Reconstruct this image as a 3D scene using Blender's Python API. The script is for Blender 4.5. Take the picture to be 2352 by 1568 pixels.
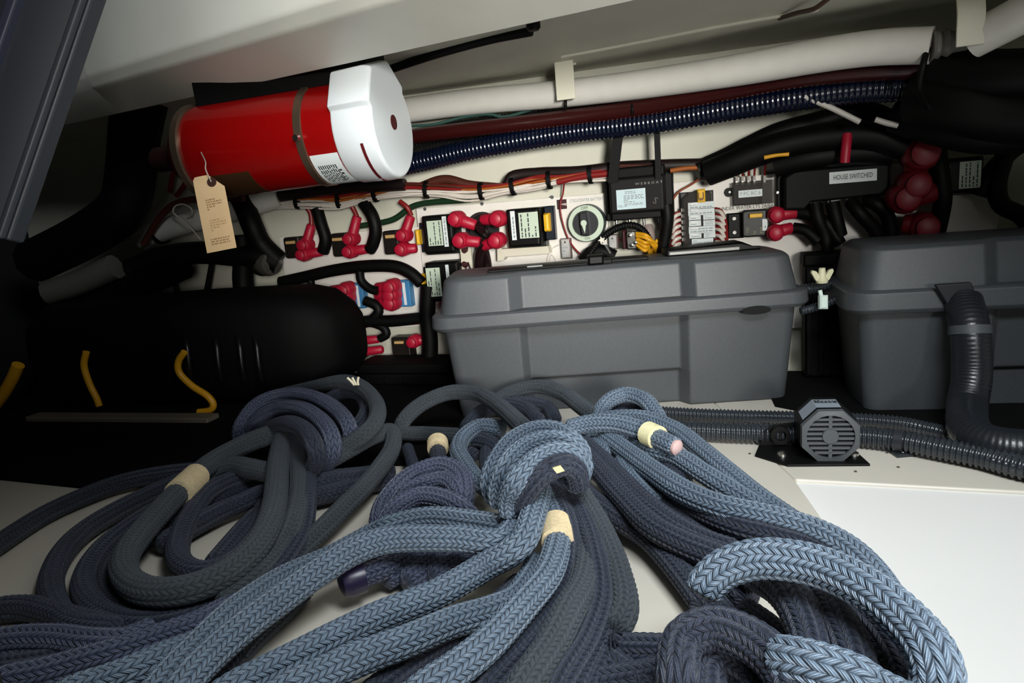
import bpy, bmesh, math, random
import numpy as np
from mathutils import Vector, Matrix
random.seed(7); np.random.seed(7)
for o in list(bpy.data.objects): bpy.data.objects.remove(o)
S = bpy.context.scene
COL = S.collection
# ------------------------------------------------------------------ camera
FPX = 1600.0; CX, CY = 1176.0, 784.0
PITCH = math.atan(334/1600); ROLL = math.radians(5.0)
CAM = np.array([0, 0, 0.345])
_f = np.array([0, math.cos(PITCH), -math.sin(PITCH)]); _r0 = np.array([1., 0, 0]); _u0 = np.array([0, math.sin(PITCH), math.cos(PITCH)])
RT = _r0*math.cos(ROLL) - _u0*math.sin(ROLL); UP = _u0*math.cos(ROLL) + _r0*math.sin(ROLL); FW = _f
cd = bpy.data.cameras.new('camera'); cam = bpy.data.objects.new('camera', cd); COL.objects.link(cam)
cd.sensor_width = 36; cd.lens = FPX/2352*36; cd.clip_start = 0.01; cd.clip_end = 50
M = Matrix.Identity(4)
for i in range(3):
    M[i][0] = RT[i]; M[i][1] = UP[i]; M[i][2] = -FW[i]; M[i][3] = CAM[i]
cam.matrix_world = M; S.camera = cam
# ------------------------------------------------------------------ light
w = bpy.data.worlds.new('world'); S.world = w; w.use_nodes = True
w.node_tree.nodes['Background'].inputs[0].default_value = (0.75, 0.88, 1.0, 1)
w.node_tree.nodes['Background'].inputs[1].default_value = 0.004
def area(name, loc, target, sx, sy, power, col, spread=180):
    l = bpy.data.lights.new(name, 'AREA'); l.shape = 'RECTANGLE'; l.size = sx; l.size_y = sy; l.energy = power; l.color = col; l.spread = math.radians(spread)
    o = bpy.data.objects.new(name, l); COL.objects.link(o); o.location = loc
    o.rotation_euler = (Vector(target)-Vector(loc)).to_track_quat('-Z', 'Y').to_euler()
    return o
area('hatch_daylight', (0.24, -0.06, 0.95), (0.20, 0.72, 0.08), 0.42, 0.34, 13.0, (0.92, 0.97, 1.0), 165)
area('doorway_daylight', (0.30, -0.95, 0.46), (0.04, 1.2, 0.345), 0.32, 0.35, 2.1, (1.0, 0.98, 0.92), 32)
S.view_settings.view_transform = 'Standard'; S.view_settings.look = 'None'; S.view_settings.gamma = 1; S.view_settings.use_curve_mapping = False
S.view_settings.exposure = 0.0
# ------------------------------------------------------------------ helpers
def ray(px, py): return FW + RT*((px-CX)/FPX) + UP*((CY-py)/FPX)
def at(px, py, d): return CAM + ray(px, py)*d
def fl(px, py, z=0.0):
    r = ray(px, py); return CAM + r*((z-CAM[2])/r[2])
class Frame:
    def __init__(s, O, U, V, N): s.O = np.array(O, float); s.U = np.array(U, float); s.V = np.array(V, float); s.N = np.array(N, float)
    def px(s, px, py, n=0.0):
        r = ray(px, py); t = (n - (CAM-s.O)@s.N)/(r@s.N); P = CAM + r*t - s.O
        return P@s.U, P@s.V
    def at(s, px, py, n=0.0):
        u, v = s.px(px, py, n); return s.pt(u, v, n)
    def pt(s, u, v, n=0.0): return s.O + s.U*u + s.V*v + s.N*n
    def sub(s, u, v, n, rot=0.0):
        c, q = math.cos(rot), math.sin(rot)
        return Frame(s.pt(u, v, n), s.U*c+s.V*q, -s.U*q+s.V*c, s.N)
def yawframe(O, deg):
    a = math.radians(deg)
    return Frame(O, (math.cos(a), -math.sin(a), 0), (0, 0, 1), (-math.sin(a), -math.cos(a), 0))
def lin(h):
    h = h.lstrip('#'); c = [int(h[i:i+2], 16)/255 for i in (0, 2, 4)]
    return tuple(x/12.92 if x <= .04045 else ((x+.055)/1.055)**2.4 for x in c)
MATS = {}
def mat(name, col, rough=0.5, metal=0.0, noise=0.0, nscale=40, bump=0.0, bscale=200, spec=0.5, trans=0.0, alpha=1.0, coat=0.0):
    if name in MATS: return MATS[name]
    m = bpy.data.materials.new(name); m.use_nodes = True; nt = m.node_tree; b = nt.nodes['Principled BSDF']
    if isinstance(col, str): col = lin(col)
    b.inputs['Base Color'].default_value = (*col, 1); b.inputs['Roughness'].default_value = rough; b.inputs['Metallic'].default_value = metal
    b.inputs['Specular IOR Level'].default_value = spec; b.inputs['Transmission Weight'].default_value = trans; b.inputs['Alpha'].default_value = alpha
    b.inputs['Coat Weight'].default_value = coat
    if noise or bump:
        tc = nt.nodes.new('ShaderNodeTexCoord')
    if noise:
        n = nt.nodes.new('ShaderNodeTexNoise'); n.inputs['Scale'].default_value = nscale; n.inputs['Detail'].default_value = 4
        nt.links.new(tc.outputs['Object'], n.inputs['Vector'])
        mr = nt.nodes.new('ShaderNodeMapRange'); mr.inputs[1].default_value = .3; mr.inputs[2].default_value = .7; mr.inputs[3].default_value = 1-noise; mr.inputs[4].default_value = 1+noise
        nt.links.new(n.outputs['Fac'], mr.inputs[0])
        mx = nt.nodes.new('ShaderNodeVectorMath'); mx.operation = 'SCALE'; mx.inputs[0].default_value = col
        nt.links.new(mr.outputs[0], mx.inputs['Scale']); nt.links.new(mx.outputs[0], b.inputs['Base Color'])
    if bump:
        n2 = nt.nodes.new('ShaderNodeTexNoise'); n2.inputs['Scale'].default_value = bscale; n2.inputs['Detail'].default_value = 3
        nt.links.new(tc.outputs['Object'], n2.inputs['Vector'])
        bp = nt.nodes.new('ShaderNodeBump'); bp.inputs['Strength'].default_value = bump; bp.inputs['Distance'].default_value = 0.002
        nt.links.new(n2.outputs['Fac'], bp.inputs['Height']); nt.links.new(bp.outputs[0], b.inputs['Normal'])
    MATS[name] = m; return m
ORG = {}
def tag(o, label=None, cat=None, group=None, kind=None):
    if label: o['label'] = label
    if cat: o['category'] = cat
    if group: o['group'] = group
    if kind: o['kind'] = kind
    return o
def thing(name, label, cat, loc, group=None):
    o = bpy.data.objects.new(name, None); COL.objects.link(o); o.location = tuple(float(x) for x in loc); o.empty_display_size = .02
    ORG[o.name] = np.array(loc, float); return tag(o, label, cat, group)
class MB:
    def __init__(s): s.v = []; s.f = []; s.n = 0
    def add(s, V, F):
        V = np.asarray(V, float); s.v.append(V); s.f += [tuple(i+s.n for i in f) for f in F]; s.n += len(V); return s
    def box(s, fr, u0, u1, v0, v1, n0, n1, ch=0.0):
        if u0 > u1: u0, u1 = u1, u0
        if v0 > v1: v0, v1 = v1, v0
        return s.prism(fr, [(u0, v0), (u1, v0), (u1, v1), (u0, v1)], n0, n1, ch)
    def prism(s, fr, poly, n0, n1, ch=0.0):
        k = len(poly); P = np.array(poly, float)
        if ch:
            c = P.mean(0); d = P-c; w_ = np.abs(d).max(0); Q = c + d*(1-ch/np.maximum(w_, ch*1.01))
            rings = [(P, n0), (P, n1-ch*(1 if n1 > n0 else -1)), (Q, n1)]
        else: rings = [(P, n0), (P, n1)]
        V = [fr.pt(a, b, n) for R, n in rings for a, b in R]
        F = [tuple(range(k))[::-1]] + [(r*k+i, r*k+(i+1) % k, r*k+k+(i+1) % k, r*k+k+i) for r in range(len(rings)-1) for i in range(k)] + [tuple(range((len(rings)-1)*k, len(rings)*k))]
        return s.add(V, F)
    def loft(s, rings, closed=True, cap=True):
        k = len(rings[0]); V = [p for r in rings for p in r]
        F = [(r*k+i, r*k+(i+1) % k, r*k+k+(i+1) % k, r*k+k+i) for r in range(len(rings)-1) for i in range(k if closed else k-1)]
        if cap: F += [tuple(range(k))[::-1], tuple(range((len(rings)-1)*k, len(rings)*k))]
        return s.add(V, F)
    def lathe(s, O, A, prof, seg=24, start=0.0):
        O = np.array(O, float); A = np.array(A, float); A /= np.linalg.norm(A)
        X = np.cross(A, (0, 0, 1) if abs(A[2]) < .9 else (1, 0, 0)); X /= np.linalg.norm(X); Y = np.cross(A, X)
        rings = [[O+A*h+(X*math.cos(start+2*math.pi*i/seg)+Y*math.sin(start+2*math.pi*i/seg))*max(r, 1e-5) for i in range(seg)] for r, h in prof]
        return s.loft(rings)
    def cyl(s, p0, p1, r0, r1=None, seg=16):
        p0 = np.array(p0, float); p1 = np.array(p1, float); L = np.linalg.norm(p1-p0)
        return s.lathe(p0, p1-p0, [(r0, 0), (r0 if r1 is None else r1, L)], seg)
    def tube(s, pts, r, seg=10, step=None, mod=None, cap=True):
        V, F = tubegeo(pts, r, seg, step, mod); s.add(V, F)
        return s
    def build(s, name, m, parent=None, smooth=40, bevel=0.0, label=None, cat=None, group=None, kind=None, bseg=2):
        V = np.concatenate(s.v)
        if parent is None: org = np.array([V[:, 0].mean(), V[:, 1].mean(), V[:, 2].min()])
        else: org = ORG[parent.name]
        me = bpy.data.meshes.new(name); me.from_pydata((V-org).tolist(), [], s.f); me.update()
        bm = bmesh.new(); bm.from_mesh(me); bmesh.ops.recalc_face_normals(bm, faces=bm.faces); bm.to_mesh(me); bm.free()
        if smooth:
            for p in me.polygons: p.use_smooth = True
            me.set_sharp_from_angle(angle=math.radians(smooth))
        me.materials.append(m)
        o = bpy.data.objects.new(name, me); COL.objects.link(o); ORG[o.name] = org
        if parent is None: o.location = org
        else: o.parent = parent
        if bevel:
            b = o.modifiers.new('bevel', 'BEVEL'); b.width = bevel; b.segments = bseg; b.limit_method = 'ANGLE'; b.angle_limit = math.radians(30); b.harden_normals = True
        return tag(o, label, cat, group, kind)
def catmull(pts, n=14):
    P = np.array(pts, float)
    if len(P) < 3: 
        t = np.linspace(0, 1, 8)[:, None]; return P[0]*(1-t)+P[-1]*t
    Q = np.vstack([2*P[0]-P[1], P, 2*P[-1]-P[-2]]); out = []
    t = np.linspace(0, 1, n, endpoint=False)[:, None]
    for i in range(1, len(Q)-2):
        a, b, c, d = Q[i-1], Q[i], Q[i+1], Q[i+2]
        out.append(.5*((2*b)+(-a+c)*t+(2*a-5*b+4*c-d)*t*t+(-a+3*b-3*c+d)*t**3))
    out.append(P[-1:]); return np.vstack(out)
def resample(C, step):
    d = np.r_[0, np.cumsum(np.linalg.norm(np.diff(C, axis=0), axis=1))]; L = d[-1]; n = max(2, int(L/step)+1)
    s = np.linspace(0, L, n); return np.stack([np.interp(s, d, C[:, i]) for i in range(C.shape[1])], 1), s
def frames(C):
    T = np.gradient(C, axis=0); T /= np.linalg.norm(T, axis=1)[:, None]+1e-12
    X = np.zeros_like(T); x = np.cross(T[0], (0, 0, 1.0)); 
    if np.linalg.norm(x) < 1e-3: x = np.cross(T[0], (1., 0, 0))
    x /= np.linalg.norm(x)
    for i in range(len(T)):
        x = x - T[i]*(x@T[i]); x /= np.linalg.norm(x); X[i] = x
    return T, X, np.cross(T, X)
def tubegeo(pts, r, seg=10, step=None, mod=None):
    C = catmull(pts)
    L = np.linalg.norm(np.diff(C, axis=0), axis=1).sum()
    C, s = resample(C, step or max(L/160, r*.5))
    T, X, Y = frames(C); R = np.full(len(C), r)
    if mod: R = r + mod[1]*np.sign(np.sin(2*np.pi*s/mod[0]))*np.abs(np.sin(2*np.pi*s/mod[0]))**.6
    th = np.arange(seg)*2*np.pi/seg
    V = C[:, None, :] + R[:, None, None]*(np.cos(th)[None, :, None]*X[:, None, :]+np.sin(th)[None, :, None]*Y[:, None, :])
    n = len(C); V = V.reshape(-1, 3)
    F = [(i*seg+j, i*seg+(j+1) % seg, (i+1)*seg+(j+1) % seg, (i+1)*seg+j) for i in range(n-1) for j in range(seg)]
    F += [tuple(range(seg))[::-1], tuple(range((n-1)*seg, n*seg))]
    return V, F
def lettering(fr, u, v, n, s, size, m, parent, rot=0.0, width=None, name='lettering', align='CENTER'):
    cu = bpy.data.curves.new('t', 'FONT'); cu.body = s; cu.size = size; cu.align_x = align; cu.align_y = 'CENTER'; cu.resolution_u = 2
    ob = bpy.data.objects.new('t', cu); COL.objects.link(ob)
    dg = bpy.context.evaluated_depsgraph_get(); me = bpy.data.meshes.new_from_object(ob.evaluated_get(dg))
    bpy.data.objects.remove(ob)
    co = np.array([q.co[:] for q in me.vertices]); F = [tuple(p.vertices) for p in me.polygons]
    if width: co[:, 0] *= width/max(1e-6, co[:, 0].max()-co[:, 0].min())
    g = fr.sub(u, v, n, rot)
    b = MB(); b.add([g.pt(x, y, 0) for x, y, _ in co], F)
    return b.build(name, m, parent, smooth=0)
def printing(fr, u0, u1, v0, v1, n, rows, m, parent, name='printing', fill=.55, vertical=False):
    """rows of little dark dashes standing for print too small to read"""
    b = MB(); rnd = random.Random(int(abs(u0*1e5))+rows)
    for i in range(rows):
        a = (i+.25)/rows; c = (i+.25+fill)/rows; x = 0.0
        while x < .96:
            wd = rnd.uniform(.06, .2); e = min(1, x+wd)
            if vertical: uu = (u0+(u1-u0)*a, u0+(u1-u0)*c); vv = (v0+(v1-v0)*x, v0+(v1-v0)*e)
            else: uu = (u0+(u1-u0)*x, u0+(u1-u0)*e); vv = (v0+(v1-v0)*a, v0+(v1-v0)*c)
            b.add([fr.pt(uu[0], vv[0], n), fr.pt(uu[1], vv[0], n), fr.pt(uu[1], vv[1], n), fr.pt(uu[0], vv[1], n)], [(0, 1, 2, 3)])
            x = e + rnd.uniform(.02, .06)
            if rnd.random() < .12: break
    return b.build(name, m, parent, smooth=0)
# ------------------------------------------------------------------ materials
GEL = mat('white gelcoat', '#dedad0', .38, noise=.04, nscale=6, bump=.05, bscale=60)
GELC = mat('painted laminate cream', '#cfcdbd', .5, noise=.06, nscale=9, bump=.12, bscale=25)
BOARD = mat('white panel board', '#e9e4dc', .35, noise=.02)
FLOORW = mat('glossy white floor', '#e6e5e2', .22, noise=.02, nscale=5)
GREYBOX = mat('grey moulded plastic', '#4a4d50', .5, noise=.07, nscale=300, bump=.12, bscale=900)
GREYBOX2 = mat('dark grey moulded plastic', '#45494c', .45, noise=.07, nscale=300, bump=.2, bscale=900)
BLACK = mat('black plastic', '#070707', .5, spec=.22)
BLACKM = mat('matt black rubber', '#050505', .55, spec=.2)
HOSEB = mat('black rubber hose', '#1b1e23', .32, bump=.1, bscale=400)
BLUEH = mat('blue black wire hose', '#070f22', .22, coat=.2)
REDH = mat('dark red hose', '#300a09', .3)
WHITEH = mat('white sanitation hose', '#dcd9d2', .28, noise=.03)
RED = mat('red rubber boot', '#ac1230', .45, noise=.08, nscale=60)
REDP = mat('red painted cylinder', '#8a0505', .28, coat=.3)
CAPW = mat('white plastic cap', '#dfe5e8', .25)
YEL = mat('yellow plastic', '#e8b423', .4)
YELW = mat('yellow cable', '#d69a1c', .4)
LBL = mat('white label', '#dfe6e6', .45)
LBLG = mat('pale green label', '#c6d4c0', .45)
INK = mat('ink', '#2b2f31', .6)
INKL = mat('grey ink', '#8d9698', .6)
METAL = mat('bright metal', '#d8d6d0', .25, metal=1.0)
BRASS = mat('steel band', '#7d6a58', .35, metal=.8)
CLEAR = mat('smoky clear cover', '#4b4744', .12, alpha=.55)
BLUEP = mat('blue plastic', '#3d7fb0', .4)
WIREW = mat('white wire', '#d5ccc2', .4)
WIREO = mat('orange wire', '#9a5420', .4)
WIRER = mat('red wire', '#7d1a18', .4)
WIREBR = mat('brown wire', '#4a2318', .45)
WIREG = mat('green wire', '#12301a', .45)
PAPER = mat('manila tag paper', '#d8b88c', .7, noise=.05)
LEVER = mat('tan lever', '#c9a26a', .45)
GREYR = mat('grey rubber seal', '#33373f', .45)
GREYR2 = mat('blue grey seal lip', '#3b3e50', .4)
TWINE = mat('cream whipping twine', '#cbb994', .8, noise=.15, nscale=300, bump=.4, bscale=500)
MAROON = mat('maroon plastic', '#3a1216', .5)
# ------------------------------------------------------------------ frames of the place
WY = 18.0
W = yawframe((0, 1.36, 0), WY)          # back wall (transom)
# ================================================================== structure
def xline(A, B, x):
    t = (x-A[0])/(B[0]-A[0]); return A+(B-A)*t
def yline(A, B, y):
    t = (y-A[1])/(B[1]-A[1]); return A+(B-A)*t
c0 = fl(1826, 1100); e1 = fl(1900, 1205); r1 = fl(2352, 1128)
E = yline(c0, e1, -.35); R = xline(c0, r1, 1.35)
G3 = Frame((0, 0, 0), (1, 0, 0), (0, 1, 0), (0, 0, 1))
b = MB()
def slab(poly, z0, z1): b.prism(G3, [(p[0], p[1]) for p in poly], z0, z1)
Bk = (c0[0], 1.9)
slab([(-1.15, -.35), E, c0, Bk, (-1.15, 1.9)], -.02, 0)
slab([c0, R, (1.35, 1.9), Bk], -.02, 0)
b.build('floor', mat('cream floor gelcoat', '#d9d3c6', .3, noise=.03, nscale=7, bump=.03, bscale=40), smooth=0, kind='structure', bevel=.003)
def zr(p): return -.004-.16*max(0, (c0[1]+(p[0]-c0[0])*(R[1]-c0[1])/(R[0]-c0[0])-p[1]))
b = MB(); ring = [c0, E, (1.35, -.35, 0), R]
b.loft([[np.array((p[0], p[1], zr(p)-.02)) for p in ring], [np.array((p[0], p[1], zr(p))) for p in ring]])
b.build('floor_recess', FLOORW, smooth=0, kind='structure')
b = MB(); b.box(W, -1.3, 1.5, -.3, .75, -.03, 0); b.build('wall_back', GELC, smooth=0, kind='structure')
b = MB(); b.box(G3, -1.17, -1.15, -.35, 1.9, -.1, .95); b.build('wall_left', mat('black hull liner', '#101010', .8), smooth=0, kind='structure')  # wall coloured black to deepen the shade at the left end
b = MB(); b.box(G3, 1.35, 1.37, -.35, 1.9, -.4, .95); b.build('wall_right', GELC, smooth=0, kind='structure')
b = MB(); b.box(G3, -1.15, -.285, .30, .33, 0, .95); b.build('wall_front', MATS['black hull liner'], smooth=0, kind='structure')  # unseen; the same black keeps bounced light off the left end
A0 = fl(90, 303, .52); A1 = fl(1480, 0, .52); B0 = fl(150, 213, .552); B1 = fl(860, 0, .552)
b = MB(); rings = []
for x in np.linspace(-1.15, 1.35, 14):
    a = xline(A0, A1, x); q = xline(B0, B1, x)
    q2 = a+(q-a)*.9; 
    rings.append([a+np.array((0, .015, .03)), a, q2, q+np.array((0, -.004, .012)), q+np.array((0, -.02, .45)), a+np.array((0, .015, .48))])
b.loft(rings); b.build('trim_1', mat('hatch coaming gelcoat', '#d5d4ca', .4, noise=.05, nscale=10, bump=.08, bscale=30), kind='structure', smooth=50, bevel=.004)
b = MB(); ca = xline(A0, A1, -1.15); cb = xline(A0, A1, 1.35)
b.prism(G3, [(ca[0], ca[1]+.01), (cb[0], cb[1]+.01), (1.35, 1.9), (-1.15, 1.9)], .55, .57)
b.build('ceiling', GELC, smooth=0, kind='structure')
b = MB(); b.box(G3, -1.15, .06, -.35, .45, .66, .68); b.build('ceiling_front', GELC, smooth=0, kind='structure')   # unseen deck slab added to shade the left rope coil
# raised seam running along the underside of the deck
b = MB(); b.tube([fl(x, y, .549) for x, y in [(1290, 130), (1450, 100), (1640, 62), (1790, 36), (1880, 22)]], .003, 8); b.build('trim_2', GELC, kind='structure')
# ---- thing: black seal strip at the near left edge of the hatch
p0 = at(126, -70, .40); p1 = at(-76, 520, .40)
ax = p1-p0; ax /= np.linalg.norm(ax); nv = -FW; sd = np.cross(nv, ax); sd /= np.linalg.norm(sd)
if sd@RT < 0: sd = -sd
sf = Frame(p0, sd, nv, ax); L = np.linalg.norm(p1-p0)
t = thing('hatch_seal', 'long blue grey ribbed rubber seal slanting down the top left corner', 'seal', p1)
b = MB(); b.prism(sf, [(-.05, -.012), (.026, -.012), (.026, 0), (.014, .004), (-.004, .006), (-.05, .006)], 0, L); b.build('carrier', GREYR, t, bevel=.0015)
for i, (u, wd, h, m) in enumerate([(.0225, .006, .006, GREYR), (-.0095, .009, .011, GREYR2), (-.024, .006, .012, GREYR), (-.039, .012, .014, GREYR)]):
    b = MB(); b.prism(sf, [(u-wd/2, .002), (u+wd/2, .002), (u+wd/3, h), (u-wd/3, h)], 0, L); b.build('rib', m, t, bevel=.0015)
# ================================================================== battery boxes
def plan(w_, d, notch, nu0, nu1, cr, tr, inset=0.0):
    """outline in (u, depth) seen from above, front edge notched between nu0 and nu1"""
    x0, x1, y0, y1 = inset, w_-inset, inset, d-inset; P = []
    def corner(cx, cy, a0):
        for k in range(5):
            a = math.radians(a0+k*22.5); P.append((cx+cr*math.cos(a), cy+cr*math.sin(a)))
    corner(x0+cr, y0+cr, 180)
    P.extend([(nu0, y0), (nu0+tr, y0+notch), (nu1-tr, y0+notch), (nu1, y0)])
    corner(x1-cr, y0+cr, 270); corner(x1-cr, y1-cr, 0); corner(x0+cr, y1-cr, 90)
    return P
def battery_box(fr, w_, label, n0, n1, H, zr0, zr1, D=.19, bm=GREYBOX):
    base = fr.pt(w_/2, 0, -D/2); t = thing('battery_box', label, 'battery box', base, 'lidded grey battery boxes')
    def ring(P, z): return [fr.pt(u, z, -d) for u, d in P]
    f0, f1 = n0*w_, n1*w_
    # body, slightly tapered, with a recessed middle bay and a step near the foot
    b = MB(); o = .016
    lv = [(0, .030, .006), (.03, .026, .006), (.032, .025, .006), (zr0-.004, .017, .006), (zr0+.01, .017, .006)]
    zst = .055
    rings = [ring(plan(w_, D, .022, f0, f1, .018, .014, .030), 0.0), ring(plan(w_, D, .022, f0, f1, .018, .014, .025), zst),
             ring(plan(w_, D, .012, f0, f1, .018, .012, .025), zst+.004), ring(plan(w_, D, .012, f0, f1, .018, .012, .017), zr0+.01)]
    b.loft(rings); b.build('body', bm, t, bevel=.003)
    # rim of the lid
    b = MB(); b.loft([ring(plan(w_, D, .0, f0, f1, .03, .02, .004), zr0), ring(plan(w_, D, .0, f0, f1, .03, .02, .0), zr0+.006), ring(plan(w_, D, .0, f0, f1, .03, .02, .001), zr1-.003), ring(plan(w_, D, .0, f0, f1, .03, .02, .006), zr1)])
    rim = b.build('lid_rim', bm, t, bevel=.0015)
    # upper lid
    b = MB(); b.loft([ring(plan(w_, D, .018, f0-.012, f1+.012, .03, .02, .012), zr1-.006), ring(plan(w_, D, .018, f0-.012, f1+.012, .03, .02, .022), H-.006), ring(plan(w_, D, .018, f0-.012, f1+.012, .03, .02, .030), H)])
    b.build('lid', bm, t, bevel=.003)
    return t, rim
bf = yawframe((0, 0, 0), 4.0); pt = at(1430, 715, 1.04); bf.O = np.array([pt[0], pt[1], 0.0])
uL, vL = bf.px(983, 738); uR, vR = bf.px(1872, 694); bf.O = bf.pt(uL, 0, 0); bw = uR-uL
zr0 = (bf.px(1430, 736)[1]); zr1 = bf.px(1430, 697)[1]; HB = bf.px(1430, 607, -.03)[1]
nf0 = (bf.px(1195, 800)[0])/bw; nf1 = (bf.px(1590, 800)[0])/bw
bb1, rim1 = battery_box(bf, bw, 'large dark grey plastic battery box with a hand slot in its rim', nf0, nf1, HB, zr0, zr1)
# hand slot in the rim: solid black lens, its colour stands for the shade inside
b = MB(); us, vs = bf.px(1738, 713); hw = .021; pl_ = [(us+hw*math.cos(a), vs+.0072*math.sin(a)*(1 if math.sin(a) > 0 else .8)) for a in np.linspace(0, 2*math.pi, 20, endpoint=False)]
b.prism(bf, pl_, -.004, .0006); b.build('hand_slot', mat('slot darkness', '#050505', .9), bb1)
# things lying on the lid : webbing strap and buckle
zt = HB
t = thing('webbing_strap', 'black webbing strap with buckle lying across the large battery box lid', 'strap', bf.pt(bw*.45, zt, -.1))
b = MB()
for (ua, ub, n, zz) in [(.16, .46, -.06, .004), (.46, .50, -.058, .007), (.50, .60, -.07, .005)]:
    b.box(bf, bw*ua, bw*ub, zt, zt+zz, n-.03, n, .001)
b.build('strap', BLACKM, t)
b = MB(); u_, v_ = bf.px(1368, 590, -.055); b.box(bf, u_-.012, u_+.012, zt, zt+.015, -.075, -.05, .003); b.build('buckle', BLACK, t)
b = MB(); u_, v_ = bf.px(1227, 588, -.07); b.box(bf, u_-.012, u_+.012, zt+.004, zt+.006, -.062, -.058); b.build('wear_mark', mat('strap keeper grey', '#8a8c8c', .5), t)
t = thing('hold_down_bar', 'long black hold-down bar with pale edge on the battery box lid under the fuse block', 'bar', bf.pt(bw*.76, zt, -.12))
b = MB(); ua, _ = bf.px(1528, 575, -.1); ub, _ = bf.px(1745, 560, -.1); b.prism(bf, [(ua, zt), (ub, zt), (ub-.03, zt+.014), (ua, zt+.01)], -.14, -.09, .003); b.build('bar', BLACK, t)
b = MB(); b.box(bf, ua+.004, ub-.035, zt+.002, zt+.007, -.09, -.086, .001); b.build('edge_strip', mat('pale plastic edge', '#9c9c98', .4), t)
# second box
b2 = yawframe((0, 0, 0), 13.0); pt = at(2050, 690, .93); b2.O = np.array([pt[0], pt[1], 0.0])
uL, _ = b2.px(1952, 695); b2.O = b2.pt(uL, 0, 0)
z0_ = b2.px(2060, 722)[1]; z1_ = b2.px(2060, 668)[1]; H2 = b2.px(2060, 562, -.025)[1]
bb2, rim2 = battery_box(b2, .50, 'dark grey battery box half hidden at the right edge of the photo', .36, .60, H2, z0_, z1_, .19, GREYBOX2)
t = thing('tie_down_strap', 'wide black strap running diagonally over the rim of the right battery box', 'strap', b2.at(2200, 720, .01))
b = MB(); q = [(2148, 654), (2232, 648), (2264, 728), (2200, 738)]; q = [b2.px(x, y, .012) for x, y in q]; b.prism(b2, q, .004, .012); b.build('strap', mat('black webbing', '#15171b', .6), t, bevel=.002)
# hose in front of right box
t = thing('vent_hose', 'thick black ribbed hose bending to the right at the foot of the right battery box', 'hose', b2.at(2230, 1020, .05))
hp = [b2.at(2212, 690, -.0), b2.at(2228, 760, .035), b2.at(2232, 860, .05), b2.at(2222, 930, .07), fl(2226, 985, .03), fl(2270, 1020, .0245), fl(2370, 1034, .0245), fl(2480, 1040, .0245), fl(2700, 1052, .0245), fl(3000, 1070, .0245)]
b = MB(); b.tube(hp, .0225, 20, .0012, (.005, .00022)); b.build('hose', HOSEB, t, smooth=60)
b = MB(); d_ = hp[2]-hp[1]; b.tube([hp[1]-d_*.12, hp[1]+d_*.08], .0242, 20); b.build('clamp_sleeve', GREYBOX2, t)
# ================================================================== floor conduits and alarm
def conduit(name, label, pts, r, pitch=.0052, group='corrugated conduits along the floor', m=None):
    b = MB(); b.tube(pts, r, 16, pitch/6, (pitch, r*.11)); return b.build(name, m or mat('corrugated black loom', '#2b3036', .2, coat=.3), label=label, cat='conduit', group=group, smooth=70)
conduit('corrugated_conduit', 'thinner corrugated grey conduit along the foot of the battery boxes', [fl(x, y, z) for x, y, z in [(1400, 938, .0105), (1530, 948, .0105), (1650, 954, .0105), (1790, 958, .0105), (1900, 960, .0105), (2050, 970, .0105), (2130, 985, .0105), (2200, 1000, .0105), (2350, 1018, .0105), (2600, 1030, .0105), (2950, 1040, .0105)]], .0088)
conduit('corrugated_conduit', 'thicker corrugated black conduit on the floor running behind the round alarm', [fl(x, y, .015) for x, y in [(1420, 975), (1540, 985), (1660, 991), (1780, 995), (1900, 1000), (1990, 1003), (2070, 1013), (2160, 1030), (2260, 1050), (2360, 1076), (2500, 1100), (2750, 1125), (3000, 1145)]], .0125, .0062)
t = thing('conduit_clip', 'small black clip screwed down over the thick conduit right of the alarm', 'clip', fl(2068, 1030))
b = MB(); cp = fl(2066, 1013, .015); d_ = fl(2100, 1018, .015)-cp; d_ /= np.linalg.norm(d_); b.lathe(cp-d_*.005, d_, [(.0142, 0), (.0142, .010)], 20); b.build('loop', mat('dark clip plastic', '#2a2d33', .3), t)
b = MB(); q = fl(2068, 1040); b.box(G3, q[0]-.012, q[0]+.012, q[1]-.014, q[1]+.004, 0, .004, .001); b.build('foot', MATS['dark clip plastic'], t)
b = MB(); b.lathe((q[0], q[1]-.006, .003), (0, 0, 1), [(.004, 0), (.003, .002)], 12); b.build('screw', METAL, t)
# backup alarm
af = yawframe((0, 0, 0), 14.0); af.O = fl(1905, 1064); af.O[2] = 0
uc, vc = af.px(1908, 1003); rr = abs(af.px(1980, 1003)[0]-uc)*.98
t = thing('warning_alarm', 'black octagonal reversing alarm with slotted grille bolted to the white floor', 'alarm', af.pt(uc, 0, -.02))
def octa(r, k=8, ph=math.pi/8): return [(uc+r*math.cos(ph+i*2*math.pi/k), vc+r*math.sin(ph+i*2*math.pi/k)) for i in range(k)]
b = MB(); b.prism(af, octa(rr*1.06), -.055, -.006, .002); b.build('housing', BLACK, t, bevel=.002)
AG = mat('alarm grille grey', '#4b4f53', .45)
b = MB(); k = 32; O_ = [(uc+rr*1.06*math.cos(math.pi/8+i*math.pi/4), vc+rr*1.06*math.sin(math.pi/8+i*math.pi/4)) for i in range(8)]
outer = []
for i in range(8):
    a, c = np.array(O_[i]), np.array(O_[(i+1) % 8]); outer += [tuple(a+(c-a)*j/4) for j in range(4)]
ang = [math.atan2(q[1]-vc, q[0]-uc) for q in outer]; ri = rr*.80
inner = [(uc+ri*math.cos(a), vc+ri*math.sin(a)) for a in ang]
b.loft([[af.pt(*q, -.006) for q in outer], [af.pt(*q, .0) for q in [(uc+(x-uc)*.97, vc+(y-vc)*.97) for x, y in outer]], [af.pt(*q, .001) for q in inner], [af.pt(*q, -.004) for q in inner]], cap=False); b.build('bezel', AG, t, smooth=30)
b = MB(); ns = 9
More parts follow.
